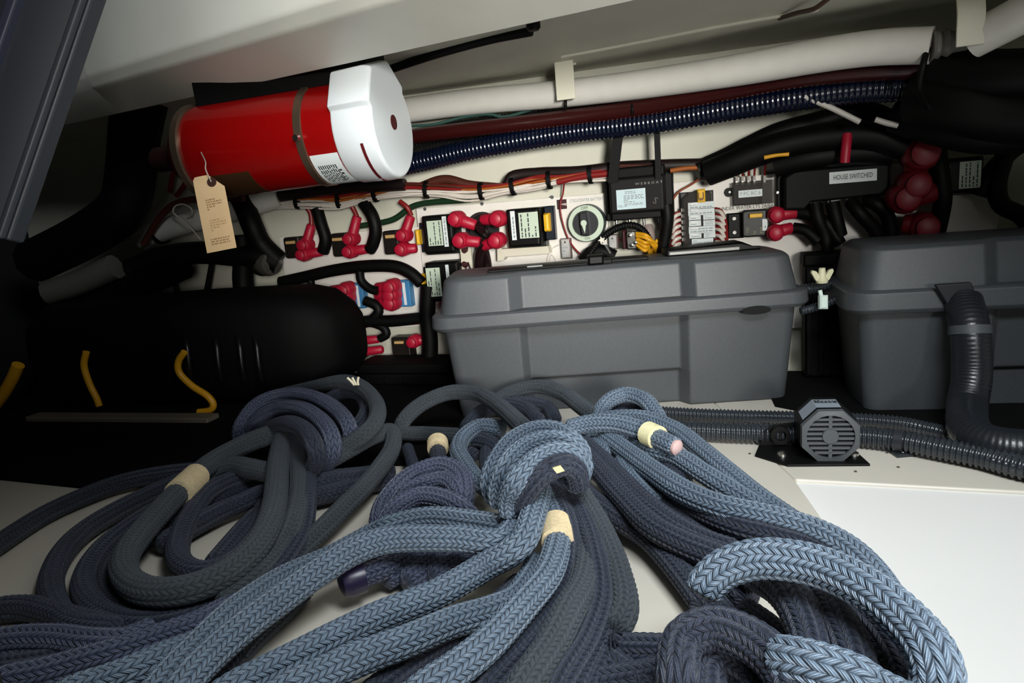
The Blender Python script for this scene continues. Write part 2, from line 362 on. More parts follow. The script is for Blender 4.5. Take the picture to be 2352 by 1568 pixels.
for i in range(ns+1):
    y = -ri+2*ri*(i+.0)/ns; 
    if abs(y) > ri*.99: continue
    hw_ = math.sqrt(max(0, ri*ri-y*y)); b.box(af, uc-hw_, uc+hw_, vc+y-ri*.055, vc+y+ri*.055, -.006, -.0015)
b.box(af, uc-.002, uc+.002, vc-ri, vc+ri, -.006, -.0015)
b.build('grille', AG, t)
b = MB(); b.lathe(af.pt(uc, vc, -.006), af.N, [(ri*.36, 0), (ri*.36, .0045), (ri*.33, .006)], 28); b.build('centre_disc', AG, t)
b = MB(); b.prism(af, octa(rr*.8, 24), -.02, -.012); b.build('sounder', mat('slot darkness', '#050505', .9), t)
b = MB(); uA = uc-rr*2.15; uB = uc+rr*1.25
b.prism(Frame(af.O, af.U, -af.N, (0, 0, 1)), [(uA+.022, -.012), (uB+.0, -.008), (uB-.01, .06), (uA-.002, .06), (uA-.012, .02)], 0, .003); br = b.build('bracket', BLACK, t, bevel=.0008)
b = MB(); b.prism(af, [(uA-.003, 0), (uc-rr*.6, 0), (uc-rr*.8, rr*1.0), (uA+.012, rr*.85), (uA+.002, rr*.6)], -.058, -.054); b.build('bracket_ear', BLACK, t)
for uu, nn in [(uA+.02, -.018), (uB-.012, -.02)]:
    b = MB(); b.lathe(af.pt(uu, .003, nn), (0, 0, 1), [(.0065, 0), (.006, .003), (.003, .005)], 12); b.build('bolt', METAL, t)
b = MB(); b.lathe(af.pt(uA+.022, rr*.55, -.053), af.N, [(.012, 0), (.012, .008), (.007, .008), (.007, .002)], 18); b.build('knob', BLACK, t)
# label over the two upper facets
b = MB(); o1 = octa(rr*1.068); 
lab = [o1[3], o1[2], o1[1]]
for (pA, pB, f0, f1) in [(lab[0], lab[1], .2, 1.0), (lab[1], lab[2], 0, 1.0)]:
    pA, pB = np.array(pA), np.array(pB); a_ = pA+(pB-pA)*f0; c_ = pA+(pB-pA)*f1
    b.add([af.pt(*a_, -.011), af.pt(*c_, -.011), af.pt(*c_, -.043), af.pt(*a_, -.043)], [(0, 1, 2, 3)])
b.build('sticker', mat('silver sticker', '#8d97a2', .4), t, smooth=0)
pA, pB = np.array(lab[1]), np.array(lab[2]); d2 = (pB-pA)/np.linalg.norm(pB-pA); nn_ = np.array([-d2[1], d2[0]]); 
top_f = Frame(af.pt(*((pA+pB)/2), -.027)+np.array((0, 0, .0005)), af.U*d2[0]+af.V*d2[1], -af.N, af.V*1.0)
printing(top_f, -rr*.38, rr*.38, .0, .012, .0003, 4, INK, t)
# drains of rigging dust: tiny chips on the white floor
for i, (x, y) in enumerate([(1722, 1042), (1752, 1037), (1965, 1083), (2063, 1073), (2037, 1040)]):
    q = fl(x, y); b = MB(); b.lathe((q[0], q[1], 0), (0, 0, 1), [(.002, 0), (.0012, .0012)], 6)
    b.build('dirt_speck', mat('speck', '#4a453c', .8), label=['dirt speck on the floor left of the alarm, lower of two', 'dirt speck on the floor left of the alarm, upper of two', 'dirt speck on the floor just below the alarm bracket', 'dirt speck on the floor below the conduit clip', 'dirt speck on the floor left of the conduit clip'][i], cat='speck', group='specks on the floor')
# wing nut and loom between the boxes
t = thing('wing_nut', 'cream plastic wing nut between the two battery boxes', 'wing nut', at(1888, 640, 1.03))
q = at(1888, 640, 1.02); wf = Frame(q, (1, 0, 0), (0, 0, 1), (0, -1, 0))
CRM = mat('cream nylon', '#d8d5b2', .4)
b = MB(); b.lathe(wf.pt(0, -.006, 0), (0, 0, 1), [(.008, 0), (.009, .004), (.006, .008), (.0045, .022)], 14); b.build('hub', CRM, t)
for s_ in (-1, 1):
    b = MB(); b.prism(wf, [(s_*.004, -.004), (s_*.010, -.002), (s_*.0165, .010), (s_*.015, .014), (s_*.009, .012), (s_*.004, .004)], -.003, .003); b.build('wing', CRM, t, bevel=.001)
conduit('split_loom', 'short black split loom just behind the wing nut', [at(x, y, 1.06) for x, y in [(1800, 668), (1880, 660), (1950, 640), (2010, 625)]], .0075, .005, 'split looms between the boxes')
conduit('split_loom', 'short black split loom below the wing nut beside the white connector', [at(x, y, 1.03) for x, y in [(1840, 715), (1890, 700), (1950, 675), (2000, 665)]], .006, .005, 'split looms between the boxes')
t = thing('cable_connector', 'small white cable tag hanging below the wing nut', 'connector', at(1892, 705, 1.0))
cf = Frame(at(1891, 692, 1.0), RT, UP, -FW); b = MB(); b.box(cf, -.006, .006, -.011, .009, -.004, .004, .002); b.build('body', mat('mint white plastic', '#cfe0d6', .4), t)
b = MB(); b.cyl(cf.pt(-.003, .008, 0), cf.pt(-.005, .016, 0), .003); b.build('stem', MATS['mint white plastic'], t)

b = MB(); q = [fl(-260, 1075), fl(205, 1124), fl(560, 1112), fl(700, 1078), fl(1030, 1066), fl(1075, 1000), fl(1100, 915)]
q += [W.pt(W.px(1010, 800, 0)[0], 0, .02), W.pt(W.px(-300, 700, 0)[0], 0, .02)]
b.prism(G3, [(p[0], p[1]) for p in q], 0, .004); b.build('rubber_mat', mat('black rubber mat', '#040404', .85, spec=.15), label='flat black mat on the floor under the motor housing and the tan plank', cat='mat')  # black sheet added to darken the floor, shaded parts included
def case(label, fr, x0, y0, x1, d, n):  # black boxes added to fill gaps that lie in shade
    u0, v1 = fr.px(x0, y0, n); u1, _ = fr.px(x1, y0, n)
    t = thing('battery_case', label, 'battery', fr.pt((u0+u1)/2, 0, n-d/2), 'black batteries on the floor')
    CB_ = mat('battery black', '#050505', .7, spec=.15)
    b = MB(); b.box(fr, u0+.003, u1-.003, .004, v1-.02, n-d, n-.003, .003); b.build('body', CB_, t, bevel=.002)
    b = MB(); b.box(fr, u0, u1, v1-.02, v1, n-d-.002, n, .003); b.build('lid', CB_, t, bevel=.002)
    k = 5
    for i in range(k):
        u = u0+(u1-u0)*(i+.5)/k; b = MB(); b.box(fr, u-.004, u+.004, .01, v1-.024, n-.004, n, .001); b.build('rib', CB_, t)
    return t
case('black battery standing in the dark gap between the two grey boxes', W, 1845, 585, 1990, .05, .075)
case('low black battery in the dark left of the large grey box', W, 815, 838, 1040, .08, .12)
cbp = [W.at(x, y, .05) for x, y in [(985, 655), (982, 720), (988, 790), (985, 860)]]
b = MB(); b.tube(cbp, .016, 12); b.build('battery_cable', BLACKM, label='thick black cable running down beside the left end of the large battery box', cat='cable')

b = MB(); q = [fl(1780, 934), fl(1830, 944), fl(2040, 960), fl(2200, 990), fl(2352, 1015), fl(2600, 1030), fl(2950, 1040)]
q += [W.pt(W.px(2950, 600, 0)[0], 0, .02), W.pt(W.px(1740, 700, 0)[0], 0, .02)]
b.prism(G3, [(p[0], p[1]) for p in q], 0, .002); b.build('rubber_mat', MATS['black rubber mat'], label='thin black mat under the right battery box behind the conduits', cat='mat')  # black sheet stands in for the shade under the box
ORD = ['first', 'second', 'third', 'fourth', 'fifth', 'sixth', 'seventh', 'eighth']
# ================================================================== back wall : boards
def board(name, label, x0, y0, x1, y1, n0=.002, n1=.014, screws=()):
    u0, v1 = W.px(x0, y0, n1); u1, _ = W.px(x1, y1, n1); vb = W.px(x0, 760, n1)[1]
    t = thing(name, label, 'panel', W.pt((u0+u1)/2, vb, n1/2), 'white equipment boards on the back wall')
    b = MB(); b.box(W, u0, u1, vb, v1, n0, n1, .001); b.build('board', BOARD, t)
    for x, y in screws:
        b = MB(); b.lathe(W.at(x, y, n1-.0005), W.N, [(.0036, 0), (.003, .0016)], 12); b.build('screw', mat('screw steel', '#77797a', .4, metal=.7), t)
    return t
NB = .014
bd_m = board('mounting_board', 'white board carrying the two relays and the round battery switch', 955, 480, 1392, 440, screws=[(976, 480), (1107, 468), (1268, 453)])
bd_r = board('mounting_board', 'white board carrying the fuse block and the labelled bus cover', 1538, 420, 2300, 345, screws=[(1613, 421)])
bd_l = board('mounting_board', 'lower left white board carrying the three small breakers with tan levers', 640, 545, 962, 515, n0=.0, n1=.010)
def wbox(b, x0, y0, x1, y1, n0, n1, ch=.001, fr=W):
    """box in wall axes with its front face spanning the pixels (x0,y0)-(x1,y1)"""
    a, c = fr.px(x0, y0, n1); d, e = fr.px(x1, y1, n1); b.box(fr, a, d, c, e, n0, n1, ch); return a, d, c, e
def wpx(x, y, n=NB): return W.at(x, y, n)
def cable(name, label, pts, r, m, cat='cable', group=None, n=NB, seg=10, parent=None):
    P = [W.at(p[0], p[1], p[2] if len(p) > 2 else n+r) for p in pts]
    b = MB(); b.tube(P, r, seg)
    return b.build(name, m, parent, label=label, cat=cat, group=group, smooth=60)
def boot(t, x0, y0, x1, y1, n, r, name='terminal_boot', m=RED, knob=True):
    """rubber terminal boot: knob over the stud at (x0,y0) with a sleeve towards (x1,y1)"""
    P, Q = W.at(x0, y0, n), W.at(x1, y1, n-.004); d = Q-P; L = np.linalg.norm(d); d /= L
    b = MB()
    if knob: b.lathe(P-W.N*r*1.0, W.N, [(r*1.12, 0), (r*1.15, r*1.5), (r*.95, r*2.0), (r*.82, r*2.1), (r*.80, r*2.6), (r*.55, r*2.75)], 16)
    b.lathe(P-d*r*.2, d, [(r*.55, 0), (r*.86, r*.15), (r*.82, L*.45), (r*.74, L), (r*.6, L+r*.15)], 14)
    return b.build(name, m, t, smooth=45)
# ---- relays
def relay(label, x0, y0, x1, y1, strip, lab, tabs, boots, tab_left):
    u0, v1 = W.px(x0, y0, .06); u1, v0 = W.px(x1, y1, .06)
    t = thing('relay', label, 'relay', W.pt((u0+u1)/2, min(v0, v1), .03), 'black remote battery relays')
    b = MB(); b.box(W, u0, u1, v0, v1, NB, .06, .004); b.build('housing', BLACK, t, bevel=.002)
    b = MB(); b.box(W, u0-.004, u1+.004, v0-.003, v0+.007, NB, .04, .001); b.build('base_flange', mat('olive black plastic', '#1c1f1a', .45), t)
    b = MB(); a, d, c, e = wbox(b, *lab, .06, .0606, 0); b.build('rating_label', LBLG, t)
    printing(W, a+.002, d-.002, min(c, e)+.002, max(c, e)-.002, .0609, 5, INK if tab_left else INK, t, vertical=True, fill=.35)
    b = MB(); a, d, c, e = wbox(b, *strip, .06, .0606, 0); b.build('name_strip', LBL, t)
    printing(W, a+(d-a)*.3, d-(d-a)*.3, min(c, e)+.004, max(c, e)-.004, .0609, 1, INKL, t, vertical=True, fill=.7)
    if tabs:
        b = MB(); a, d, c, e = wbox(b, *tabs, .025, .045, .003); b.build('override_knob', YEL, t, bevel=.003)
        b = MB(); b.box(W, a-.001 if not tab_left else d-.004, d+.006 if not tab_left else d+.02, min(c, e)-.016, max(c, e)+.012, NB, .03, .002); b.build('knob_mount', mat('navy plastic', '#141a26', .4), t)
    for q in boots: boot(t, *q)
    return t
relay('black relay with a yellow knob on its left, upper left corner of the switch board', 966, 497, 1046, 580, (1014, 497, 1031, 566), (979, 508, 1019, 563), (951, 528, 964, 562), [(1050, 503, 1094, 518, .068, .0135), (1060, 552, 1104, 556, .07, .0135)], True)
relay('black relay with a yellow knob on its right, beside the round battery switch', 1160, 482, 1243, 565, (1171, 485, 1187, 551), (1190, 489, 1239, 545), (1246, 490, 1263, 532), [(1145, 502, 1105, 505, .062, .0135), (1142, 552, 1108, 566, .064, .0135)], False)
relay('black relay partly hidden behind the left end of the battery box', 974, 604, 1060, 690, (1022, 608, 1035, 660), (977, 616, 1016, 680), (962, 630, 974, 668), [], True)
# cable hole, cables and the folded bracket between the two relays
t = thing('cable_grommet', 'round black cable opening between the two relays', 'grommet', wpx(1110, 560))
b = MB(); b.lathe(wpx(1110, 527, NB-.003), W.N, [(.034, 0), (.034, .006), (.028, .006), (.027, .0035), (.0, .0035)], 30); b.build('ring', mat('grommet black', '#160d0f', .6), t)  # closed disc, its black stands for the dark inside the hole
for i, (pp, r) in enumerate([([(1096, 516, .07), (1108, 530, .055), (1120, 540, .02)], .008), ([(1104, 557, .068), (1112, 575, .05), (1118, 600, .03), (1122, 640, .025)], .009), ([(1104, 506, .06), (1110, 515, .04), (1112, 525, .018)], .008), ([(1108, 566, .06), (1100, 590, .05), (1098, 640, .03)], .009)]):
    cable('battery_cable', ['black cable leaving the upper red boot of the left relay', 'black cable leaving the lower red boot of the left relay', 'black cable leaving the upper red boot of the right relay', 'black cable leaving the lower red boot of the right relay'][i], pp, r, mat('maroon black cable', '#1b0a0d', .4), group='cables between the two relays')
t = thing('slotted_bracket', 'cream slotted mounting bracket under the red boots of the left relay', 'bracket', wpx(1070, 622))
b = MB(); u0, v1 = W.px(1054, 566, .045); u1, v0 = W.px(1084, 618, .045); g = W
w_ = u1-u0; h_ = v1-v0
b.prism(W, [(u0, v1), (u0, v0-.01), (u0+w_*.22, v0-.01), (u0+w_*.3, v0+h_*.3), (u0+w_*.7, v0+h_*.3), (u0+w_*.85, v0), (u1, v0), (u1, v1), (u0+w_*.8, v1), (u0+w_*.7, v1-h_*.25), (u0+w_*.3, v1-h_*.25), (u0+w_*.2, v1)], .035, .042); b.build('plate', mat('cream plate', '#d6cfbd', .4), t, bevel=.0008)
for y in (574, 606):
    b = MB(); b.lathe(W.at(1069, y, .035), W.N, [(.007, 0), (.007, .006), (.004, .009)], 12); b.build('stud', MAROON, t)
t = thing('slotted_bracket', 'cream angle bracket under the right relay', 'bracket', wpx(1200, 600))
b = MB(); q = [W.px(x, y, .04) for x, y in [(1141, 563), (1150, 563), (1152, 572), (1258, 565), (1262, 582), (1160, 590), (1156, 598), (1142, 600)]]; b.prism(W, q, NB, .04); b.build('plate', MATS['cream plate'], t, bevel=.0008)
# ---- rotary battery switch
uc2, vc2 = W.px(1345, 513, .04); rs = .0338
t = thing('battery_switch', 'round black and pale green battery switch reading OFF and ON', 'switch', W.pt(uc2, vc2-rs, .02))
b = MB(); b.lathe(W.pt(uc2, vc2, NB), W.N, [(rs, 0), (rs, .018), (rs*.97, .022), (rs*.95, .022)], 44); b.build('housing', mat('switch grey black', '#3c4544', .4), t)
b = MB(); b.lathe(W.pt(uc2, vc2, NB+.02), W.N, [(rs*.95, 0), (rs*.95, .0028), (rs*.6, .0032)], 44); b.build('dial_ring', LBLG, t)
b = MB(); b.lathe(W.pt(uc2, vc2, NB+.02), W.N, [(rs*.68, 0), (rs*.68, .008), (rs*.64, .011)], 40); kn = b.build('knob', mat('knob charcoal', '#2c2e30', .4), t)
b = MB(); sw = W.sub(uc2, vc2, NB+.03, .06)
b.prism(sw, [(-.006, -rs*.6), (.006, -rs*.6), (.0075, 0), (.006, rs*.6), (-.006, rs*.6), (-.0075, 0)], 0, .012, .002); b.build('grip', MATS['knob charcoal'], kn)
b = MB(); b.prism(sw, [(.0055*math.sin(a), .0015+.0055*math.cos(a)) for a in np.linspace(-2.5, 2.5, 14)] + [(0.0, -.0165)], .0125, .0128); b.build('pointer', LBLG, kn)
lettering(W, uc2-.001, vc2+rs*.8, NB+.0235, 'OFF', .0075, INK, t, .05); lettering(W, uc2+.001, vc2-rs*.8, NB+.0235, 'ON', .0062, INK, t, .05)
ul, vl = W.px(1347, 459, NB+.0006); lettering(W, ul, vl, NB+.0006, 'STBD/CENTER BATTERY', .008, INKL, bd_m, 0, .062)
# tie mount with red wire
t = thing('tie_mount', 'dark maroon square cable tie mount left of the battery switch', 'tie mount', wpx(1290, 482))
b = MB(); wbox(b, 1279, 459, 1301, 479, NB, NB+.006, .001); b.build('pad', MAROON, t)
b = MB(); q = [W.px(x, y, NB+.008) for x, y in [(1283, 469), (1301, 466), (1300, 472)]]; b.prism(W, q, NB+.004, NB+.008); b.build('tie', mat('tan tie', '#b7a7a0', .5), t)
cable('signal_wire', 'thin red wire looping down past the left side of the battery switch', [(1297, 412, .03), (1293, 445, .02), (1288, 462, .024), (1287, 480, .024), (1291, 505, .024), (1302, 540, .022), (1318, 568, .024), (1340, 590, .03)], .0016, WIRER, 'wire', seg=8)
# inline fuse holders with printed caps
for x0, y0, x1, y1, lb in [(1287, 550, 1309, 592, 'small clear inline fuse holder below left of the battery switch'), (1397, 541, 1416, 570, 'small clear inline fuse holder right of the battery switch')]:
    t = thing('fuse_holder', lb, 'fuse holder', wpx((x0+x1)/2, y1), 'clear inline fuse holders')
    b = MB(); a, d, c, e = wbox(b, x0, y0, x1, y1, NB, NB+.016, .002); b.build('cap', mat('pale clear plastic', '#c9c6c4', .2, alpha=.85), t)
    b = MB(); b.box(W, a-.002, d+.002, min(c, e)-.002, max(c, e)+.001, NB, NB+.006, .001); b.build('body', mat('brown grey plastic', '#5a4a48', .5), t)
    printing(W, a+.003, d-.003, min(c, e)+.004, max(c, e)-.006, NB+.0163, 4, INKL, t)
    b = MB(); b.lathe(W.at((x0+x1)/2, y0+6, NB+.015), W.N, [(.002, 0), (.0018, .002)], 10); b.build('contact', METAL, t)
for i, pp in enumerate([[(1256, 600), (1262, 580), (1272, 568), (1290, 560)], [(1262, 600), (1266, 585), (1272, 590), (1280, 605)], [(1412, 552), (1425, 551), (1440, 556)]]):
    cable('signal_wire', ['pale wire curving into the clear fuse holder below the switch', 'second pale wire beside the clear fuse holder below the switch', 'short maroon wire between the right fuse holder and the metal bus plate'][i], pp, .0014, [WIREW, WIREW, WIRER][i], 'wire', seg=8)
# black corrugated loop in front of the switch board
t = thing('cable_loom', 'black corrugated loom arching over the clear fuse holder near the switch', 'loom', wpx(1370, 590))
b = MB(); b.tube([W.at(x, y, .045) for x, y in [(1345, 600), (1362, 572), (1385, 545), (1415, 525), (1445, 517), (1470, 524), (1488, 545), (1496, 570)]], .0062, 12, .0012, (.0045, .0006)); b.build('tube', BLACKM, t, smooth=70)
b = MB(); b.tube([W.at(x, y, .035) for x, y in [(1340, 600), (1360, 580), (1385, 578), (1410, 590)]], .013, 14); b.build('thick_end', BLACKM, t)
t = thing('star_knob', 'tiny white star shaped clip in the black loom', 'clip', wpx(1382, 562))
b = MB(); sk = W.sub(*W.px(1383, 551, .052), .052); b.prism(sk, [((.0075 if i % 2 else .0035)*math.cos(i*math.pi/5), (.0075 if i % 2 else .0035)*math.sin(i*math.pi/5)) for i in range(10)], 0, .005); b.build('star', mat('ivory', '#e9e4d6', .4), t, bevel=.0006)
b = MB(); b.cyl(W.at(1390, 562, .05), W.at(1402, 582, .05), .0026); b.build('stem', mat('grey stem', '#4c4c4c', .5), t)
# metal bus plate with yellow leads
t = thing('bus_plate', 'bright metal bus plate with two studs beside the bundle of yellow wires', 'bus bar', wpx(1450, 575))
b = MB(); wbox(b, 1438, 531, 1463, 572, NB, .05, .002); b.build('plate', METAL, t)
b = MB(); wbox(b, 1428, 529, 1438, 572, NB, .044, .002); b.build('side_block', MAROON, t)
for x, y in [(1448, 540), (1453, 562), (1461, 556)]:
    b = MB(); b.lathe(W.at(x, y, .05), W.N, [(.006, 0), (.006, .003), (.0035, .003), (.003, .010), (.001, .011)], 12); b.build('stud', METAL, t)
for i, (a, c) in enumerate([((1462, 536), (1504, 560)), ((1462, 541), (1508, 572)), ((1463, 549), (1500, 566)), ((1464, 556), (1498, 575)), ((1464, 563), (1496, 580)), ((1468, 536), (1512, 566))]):
    cable('yellow_lead', ORD[i]+' yellow lead from the top crimped onto the bright metal bus plate', [(a[0], a[1], .052), ((a[0]+c[0])/2, min(a[1], c[1])+4+i*2, .06), (c[0]-8, c[1]-8, .05), (c[0], c[1]+10, .04)], .0034, YELW, 'wire', 'yellow leads at the bus plate', seg=8)
for i, pts in enumerate([[(1516, 548), (1530, 532)], [(1502, 562), (1512, 552)], [(1512, 560), (1524, 563)]]):
    cable('striped_sleeve', ['slanted yellow sleeve patch highest below the black box', 'yellow sleeve patch nearest the yellow leads', 'level yellow sleeve patch lowest below the black box'][i], [(x, y, .04) for x, y in pts], .0045, YEL, 'sleeve', 'yellow striped sleeve patches', seg=8)
cable('black_cable', 'black cable hanging down from the right side of the black box', [(1530, 470, .05), (1533, 500, .05), (1528, 540, .045), (1520, 580, .04)], .011, BLACKM)
cable('grey_cable', 'dusty pinkish grey cable end under the black box', [(1488, 520, .03), (1492, 535, .035), (1494, 560, .03)], .009, mat('dusty grey', '#8d7d78', .6))
# ---- black network box
u0, v1 = W.px(1397, 412, .065); u1, v0 = W.px(1528, 483, .065)
t = thing('network_box', 'black electronics box with a white rating sticker hung on two black straps', 'electronics box', W.pt((u0+u1)/2, v0, .04))
DKG = mat('charcoal box', '#131110', .6, spec=.25)
b = MB(); b.box(W, u0, u1, v0, v1, NB, .065, .003); b.build('case', DKG, t, bevel=.002)
b = MB(); b.box(W, u0-.001, u1+.001, v1-.002, v1+.018, NB, .058, .003); b.build('top_cover', mat('charcoal box top', '#0a0908', .6, spec=.2), t, bevel=.002)
b = MB(); b.box(W, u0-.012, u0+.002, v0-.012, v1+.012, NB, .035, .002); b.box(W, u1-.002, u1+.012, v0-.012, v1+.012, NB, .035, .002); b.build('flange', BLACK, t)
b = MB(); b.box(W, u0, u1, v0-.012, v0+.001, NB, .05, .002); b.build('connector_rail', BLACK, t)
b = MB(); a, d, c, e = wbox(b, 1415, 437, 1484, 477, .065, .0656, 0); b.build('rating_sticker', mat('blue white sticker', '#c9dde2', .45), t)
lo, hi = min(c, e), max(c, e); ww = d-a; hh = hi-lo
printing(W, a+ww*.25, d-ww*.06, lo+hh*.32, lo+hh*.72, .0659, 5, INKL, t); printing(W, a+ww*.26, d-ww*.1, lo+hh*.12, lo+hh*.30, .0659, 3, INKL, t); printing(W, a+ww*.3, a+ww*.68, lo+hh*.76, lo+hh*.92, .0659, 2, INKL, t)
printing(W, a+ww*.05, a+ww*.22, lo+hh*.1, lo+hh*.28, .0659, 3, INKL, t)
ul, vl = W.px(1490, 420, .0655); lettering(W, ul, vl, .0655, 'W E B B O A T', .0055, mat('silver ink', '#8f8f8a', .5), t, 0, .046)
ul, vl = W.px(1505, 461, .0655); lettering(W, ul, vl, .0655, 'S', .016, mat('faint grey ink', '#5d5950', .5), t, -.5, name='swirl_mark')
for x, y in [(1415, 493), (1445, 491), (1478, 487), (1512, 482)]:
    b = MB(); P = W.at(x, y, .038); b.lathe(P, -W.V, [(.0038, 0), (.0038, .006), (.0048, .006), (.0048, .011), (.0026, .012), (.0026, .022)], 12); b.build('coax_plug', METAL if x < 1500 else DKG, t)
for x, y in [(1447, 398), (1477, 395)]:
    b = MB(); P = W.at(x, y, .04); b.lathe(P, W.V, [(.004, 0), (.004, .008), (.003, .008), (.0026, .016)], 12); b.build('antenna_port', METAL, t)
for i, (pts, wd) in enumerate([([(1424, 262), (1418, 320), (1411, 380), (1408, 420)], .0085), ([(1507, 245), (1509, 310), (1511, 370), (1512, 410)], .0048)]):
    g = [W.px(x, y, .07) for x, y in pts]; b = MB()
    b.prism(W, [(u-wd, v) for u, v in g] + [(u+wd, v) for u, v in g[::-1]], .066, .071)
    b.build('hanger_strap', BLACKM, label=['broad black strap holding up the left side of the black box', 'narrow black strap holding up the right side of the black box'][i], cat='strap', smooth=0)
# ---- fuse block
u0, v1 = W.px(1560, 443, .04); u1, v0 = W.px(1641, 568, .04)
t = thing('fuse_block', 'clear covered fuse block with white circuit labels and a yellow latch', 'fuse block', W.pt((u0+u1)/2, v0, .02))
b = MB(); b.box(W, u0, u1, v0-.01, v1, NB, .026, .002); b.build('base', mat('fuse base grey', '#3f4040', .5), t)
w_ = u1-u0; h_ = v1-v0
b = MB(); b.prism(W, [(u0+.004, v0-.01), (u1-.003, v0-.01), (u1-.003, v1-.006), (u1-.008, v1), (u0+.016, v1), (u0+.004, v1-.01)], .026, .04, .003); b.build('cover', CLEAR, t)
b = MB(); wbox(b, 1601, 435, 1620, 464, .028, .044, .002); la = b.build('latch', YEL, t)
ul, vl = W.px(1610, 450, .0445)
b = MB(); b.prism(W, [(ul-.0048, vl+.006), (ul-.0028, vl+.006), (ul-.0028, vl-.003), (ul+.0028, vl-.003), (ul+.0028, vl+.006), (ul+.0048, vl+.006), (ul+.0048, vl-.004), (ul+.003, vl-.0075), (ul-.003, vl-.0075), (ul-.0048, vl-.004)], .0442, .0448); b.build('latch_mark', mat('latch brown', '#7a5410', .5), la)
rows = 7
for i in range(rows):
    y0 = 466 + i*13.9; y1 = y0+11.8
    segs = [(1580, 1641)] if i in (0, 1, 4) else [(1581, 1609), (1614, 1641)]
    if i == 6: segs = [(1586, 1636)]
    for a0, a1 in segs:
        b = MB(); dx = i*.45; a, d, c, e = wbox(b, a0+dx, y0-.04*(a0-1580), a1+dx, y1-.04*(a1-1580)-2.4+.08*(a1-a0), .04, .0412, 0); b.build('circuit_label', mat('circuit label white', '#d3dada', .4), t)
        printing(W, a+.003, d-.003, min(c, e)+.0015, max(c, e)-.0015, .0415, 2, INKL, t, fill=.4)
for i in range(6):
    b = MB(); wbox(b, 1585+i*.4, 467.5+i*13.9, 1603+i*.4, 470+i*13.9, .0418, .0428, .0004); b.build('fuse_tab', mat('tab white', '#f4f4f2', .2), t)
    b = MB(); wbox(b, 1563+i*.5, 478+i*13.5, 1573+i*.5, 487+i*13.5, .03, .036, .001); b.build('screw_terminal', METAL, t)
for i in range(6):
    y = 486+i*13.6
    cable('branch_wire', ORD[i]+' red wire from the top bending into the left side of the fuse block', [(1563, y, .028), (1553, y+3, .034), (1544, y+12, .032), (1539, y+26, .026), (1537+i*.6, y+44, .024), (1538, 586, .022)], .0019, WIRER, 'wire', 'wires on the left of the fuse block', seg=8)
    b = MB(); b.tube([W.at(1562, y+5, .030), W.at(1554, y+8, .036), W.at(1548, y+14, .036), W.at(1545, y+20, .033)], .0031, 8); b.build('wire_sleeve', WIREW, label=ORD[i]+' white wire sleeve from the top on the left side of the fuse block', cat='sleeve', group='white sleeves on the left of the fuse block')
    y = 478+i*14.2
    cable('branch_wire', ORD[i]+' red wire from the top bending into the right side of the fuse block', [(1643, y, .028), (1655, y+4, .034), (1664, y+18, .032), (1669+i*.5, y+42, .026), (1671, 580, .022)], .0022, WIRER, 'wire', 'wires on the right of the fuse block', seg=8)
    b = MB(); b.tube([W.at(1645, y+5, .030), W.at(1654, y+8, .036), W.at(1660, y+15, .036), W.at(1664, y+24, .033)], .0031, 8); b.build('wire_sleeve', WIREW, label=ORD[i]+' white wire sleeve from the top on the right side of the fuse block', cat='sleeve', group='white sleeves on the right of the fuse block')
cable('orange_wire', 'orange wire dropping along the left edge of the fuse block board', [(1538, 500, .03), (1534, 530, .03), (1533, 575, .028)], .0024, WIREO, 'wire')
cable('brown_wire', 'brown wire arching from the harness down to the left of the fuse block', [(1625, 388, .04), (1618, 402, .035), (1590, 422, .03), (1560, 440, .03), (1545, 460, .03), (1540, 480, .028)], .0019, mat('rust wire', '#8a4428', .4), 'wire')
# ---- small busbar with clear cover and text
u0, v1 = W.px(1684, 425, .03); u1, v0 = W.px(1752, 468, .03)
t = thing('terminal_strip', 'small clear covered terminal strip with a white tape label', 'terminal strip', W.pt((u0+u1)/2, v0, .02))
b = MB(); b.box(W, u0, u1, v0, v1, NB, .022, .002); b.build('base', mat('strip base grey', '#4b4a4a', .5), t)
b = MB(); b.box(W, u0-.002, u1+.018, v0, v1+.004, .022, .03, .002); b.build('cover', CLEAR, t)
b = MB(); a, d, c, e = wbox(b, 1696, 438, 1751, 450, .03, .0308, 0); b.build('tape_label', LBL, t); lettering(W, (a+d)/2, (c+e)/2, .0311, 'P.PC BC 6', .0085, INKL, t, .0, abs(d-a)*.85)
b = MB(); b.lathe(W.at(1676, 441, NB), W.N, [(.0078, 0), (.0078, .007), (.003, .007)], 16); b.build('ear', BLACK, t); b = MB(); b.lathe(W.at(1676, 441, NB+.007), W.N, [(.003, 0), (.002, .001)], 10); b.build('ear_screw', METAL, t)
for i in range(5):
    x = 1692+i*13.5+ (10 if i == 4 else 0); b = MB(); wbox(b, x-3.5, 405-.6*i, x+3.5, 425-.6*i, .018, .026, .001); b.build('spade', mat('clear spade', '#b8b2ac', .2, alpha=.8), t)
    b = MB(); b.lathe(W.at(x, 418-.6*i, .026), W.N, [(.0022, 0), (.0018, .0015)], 10); b.build('spade_screw', METAL, t)
    cable('branch_wire', ORD[i]+' dark red wire from the left looping up from the small terminal strip', [(x, 405, .022), (x+1, 385, .03), (x-14+4*i, 372+i, .035), (x-50+9*i, 378, .04), (1640, 398, .04)], .0018, WIRER, 'wire', 'dark red wires above the terminal strip', seg=8)
ul, vl = W.px(1714, 476, NB+.0006); lettering(W, ul, vl, NB+.0006, 'UNDER WATER LTS 2A/EA', .0085, INK, bd_r, 0, .088)
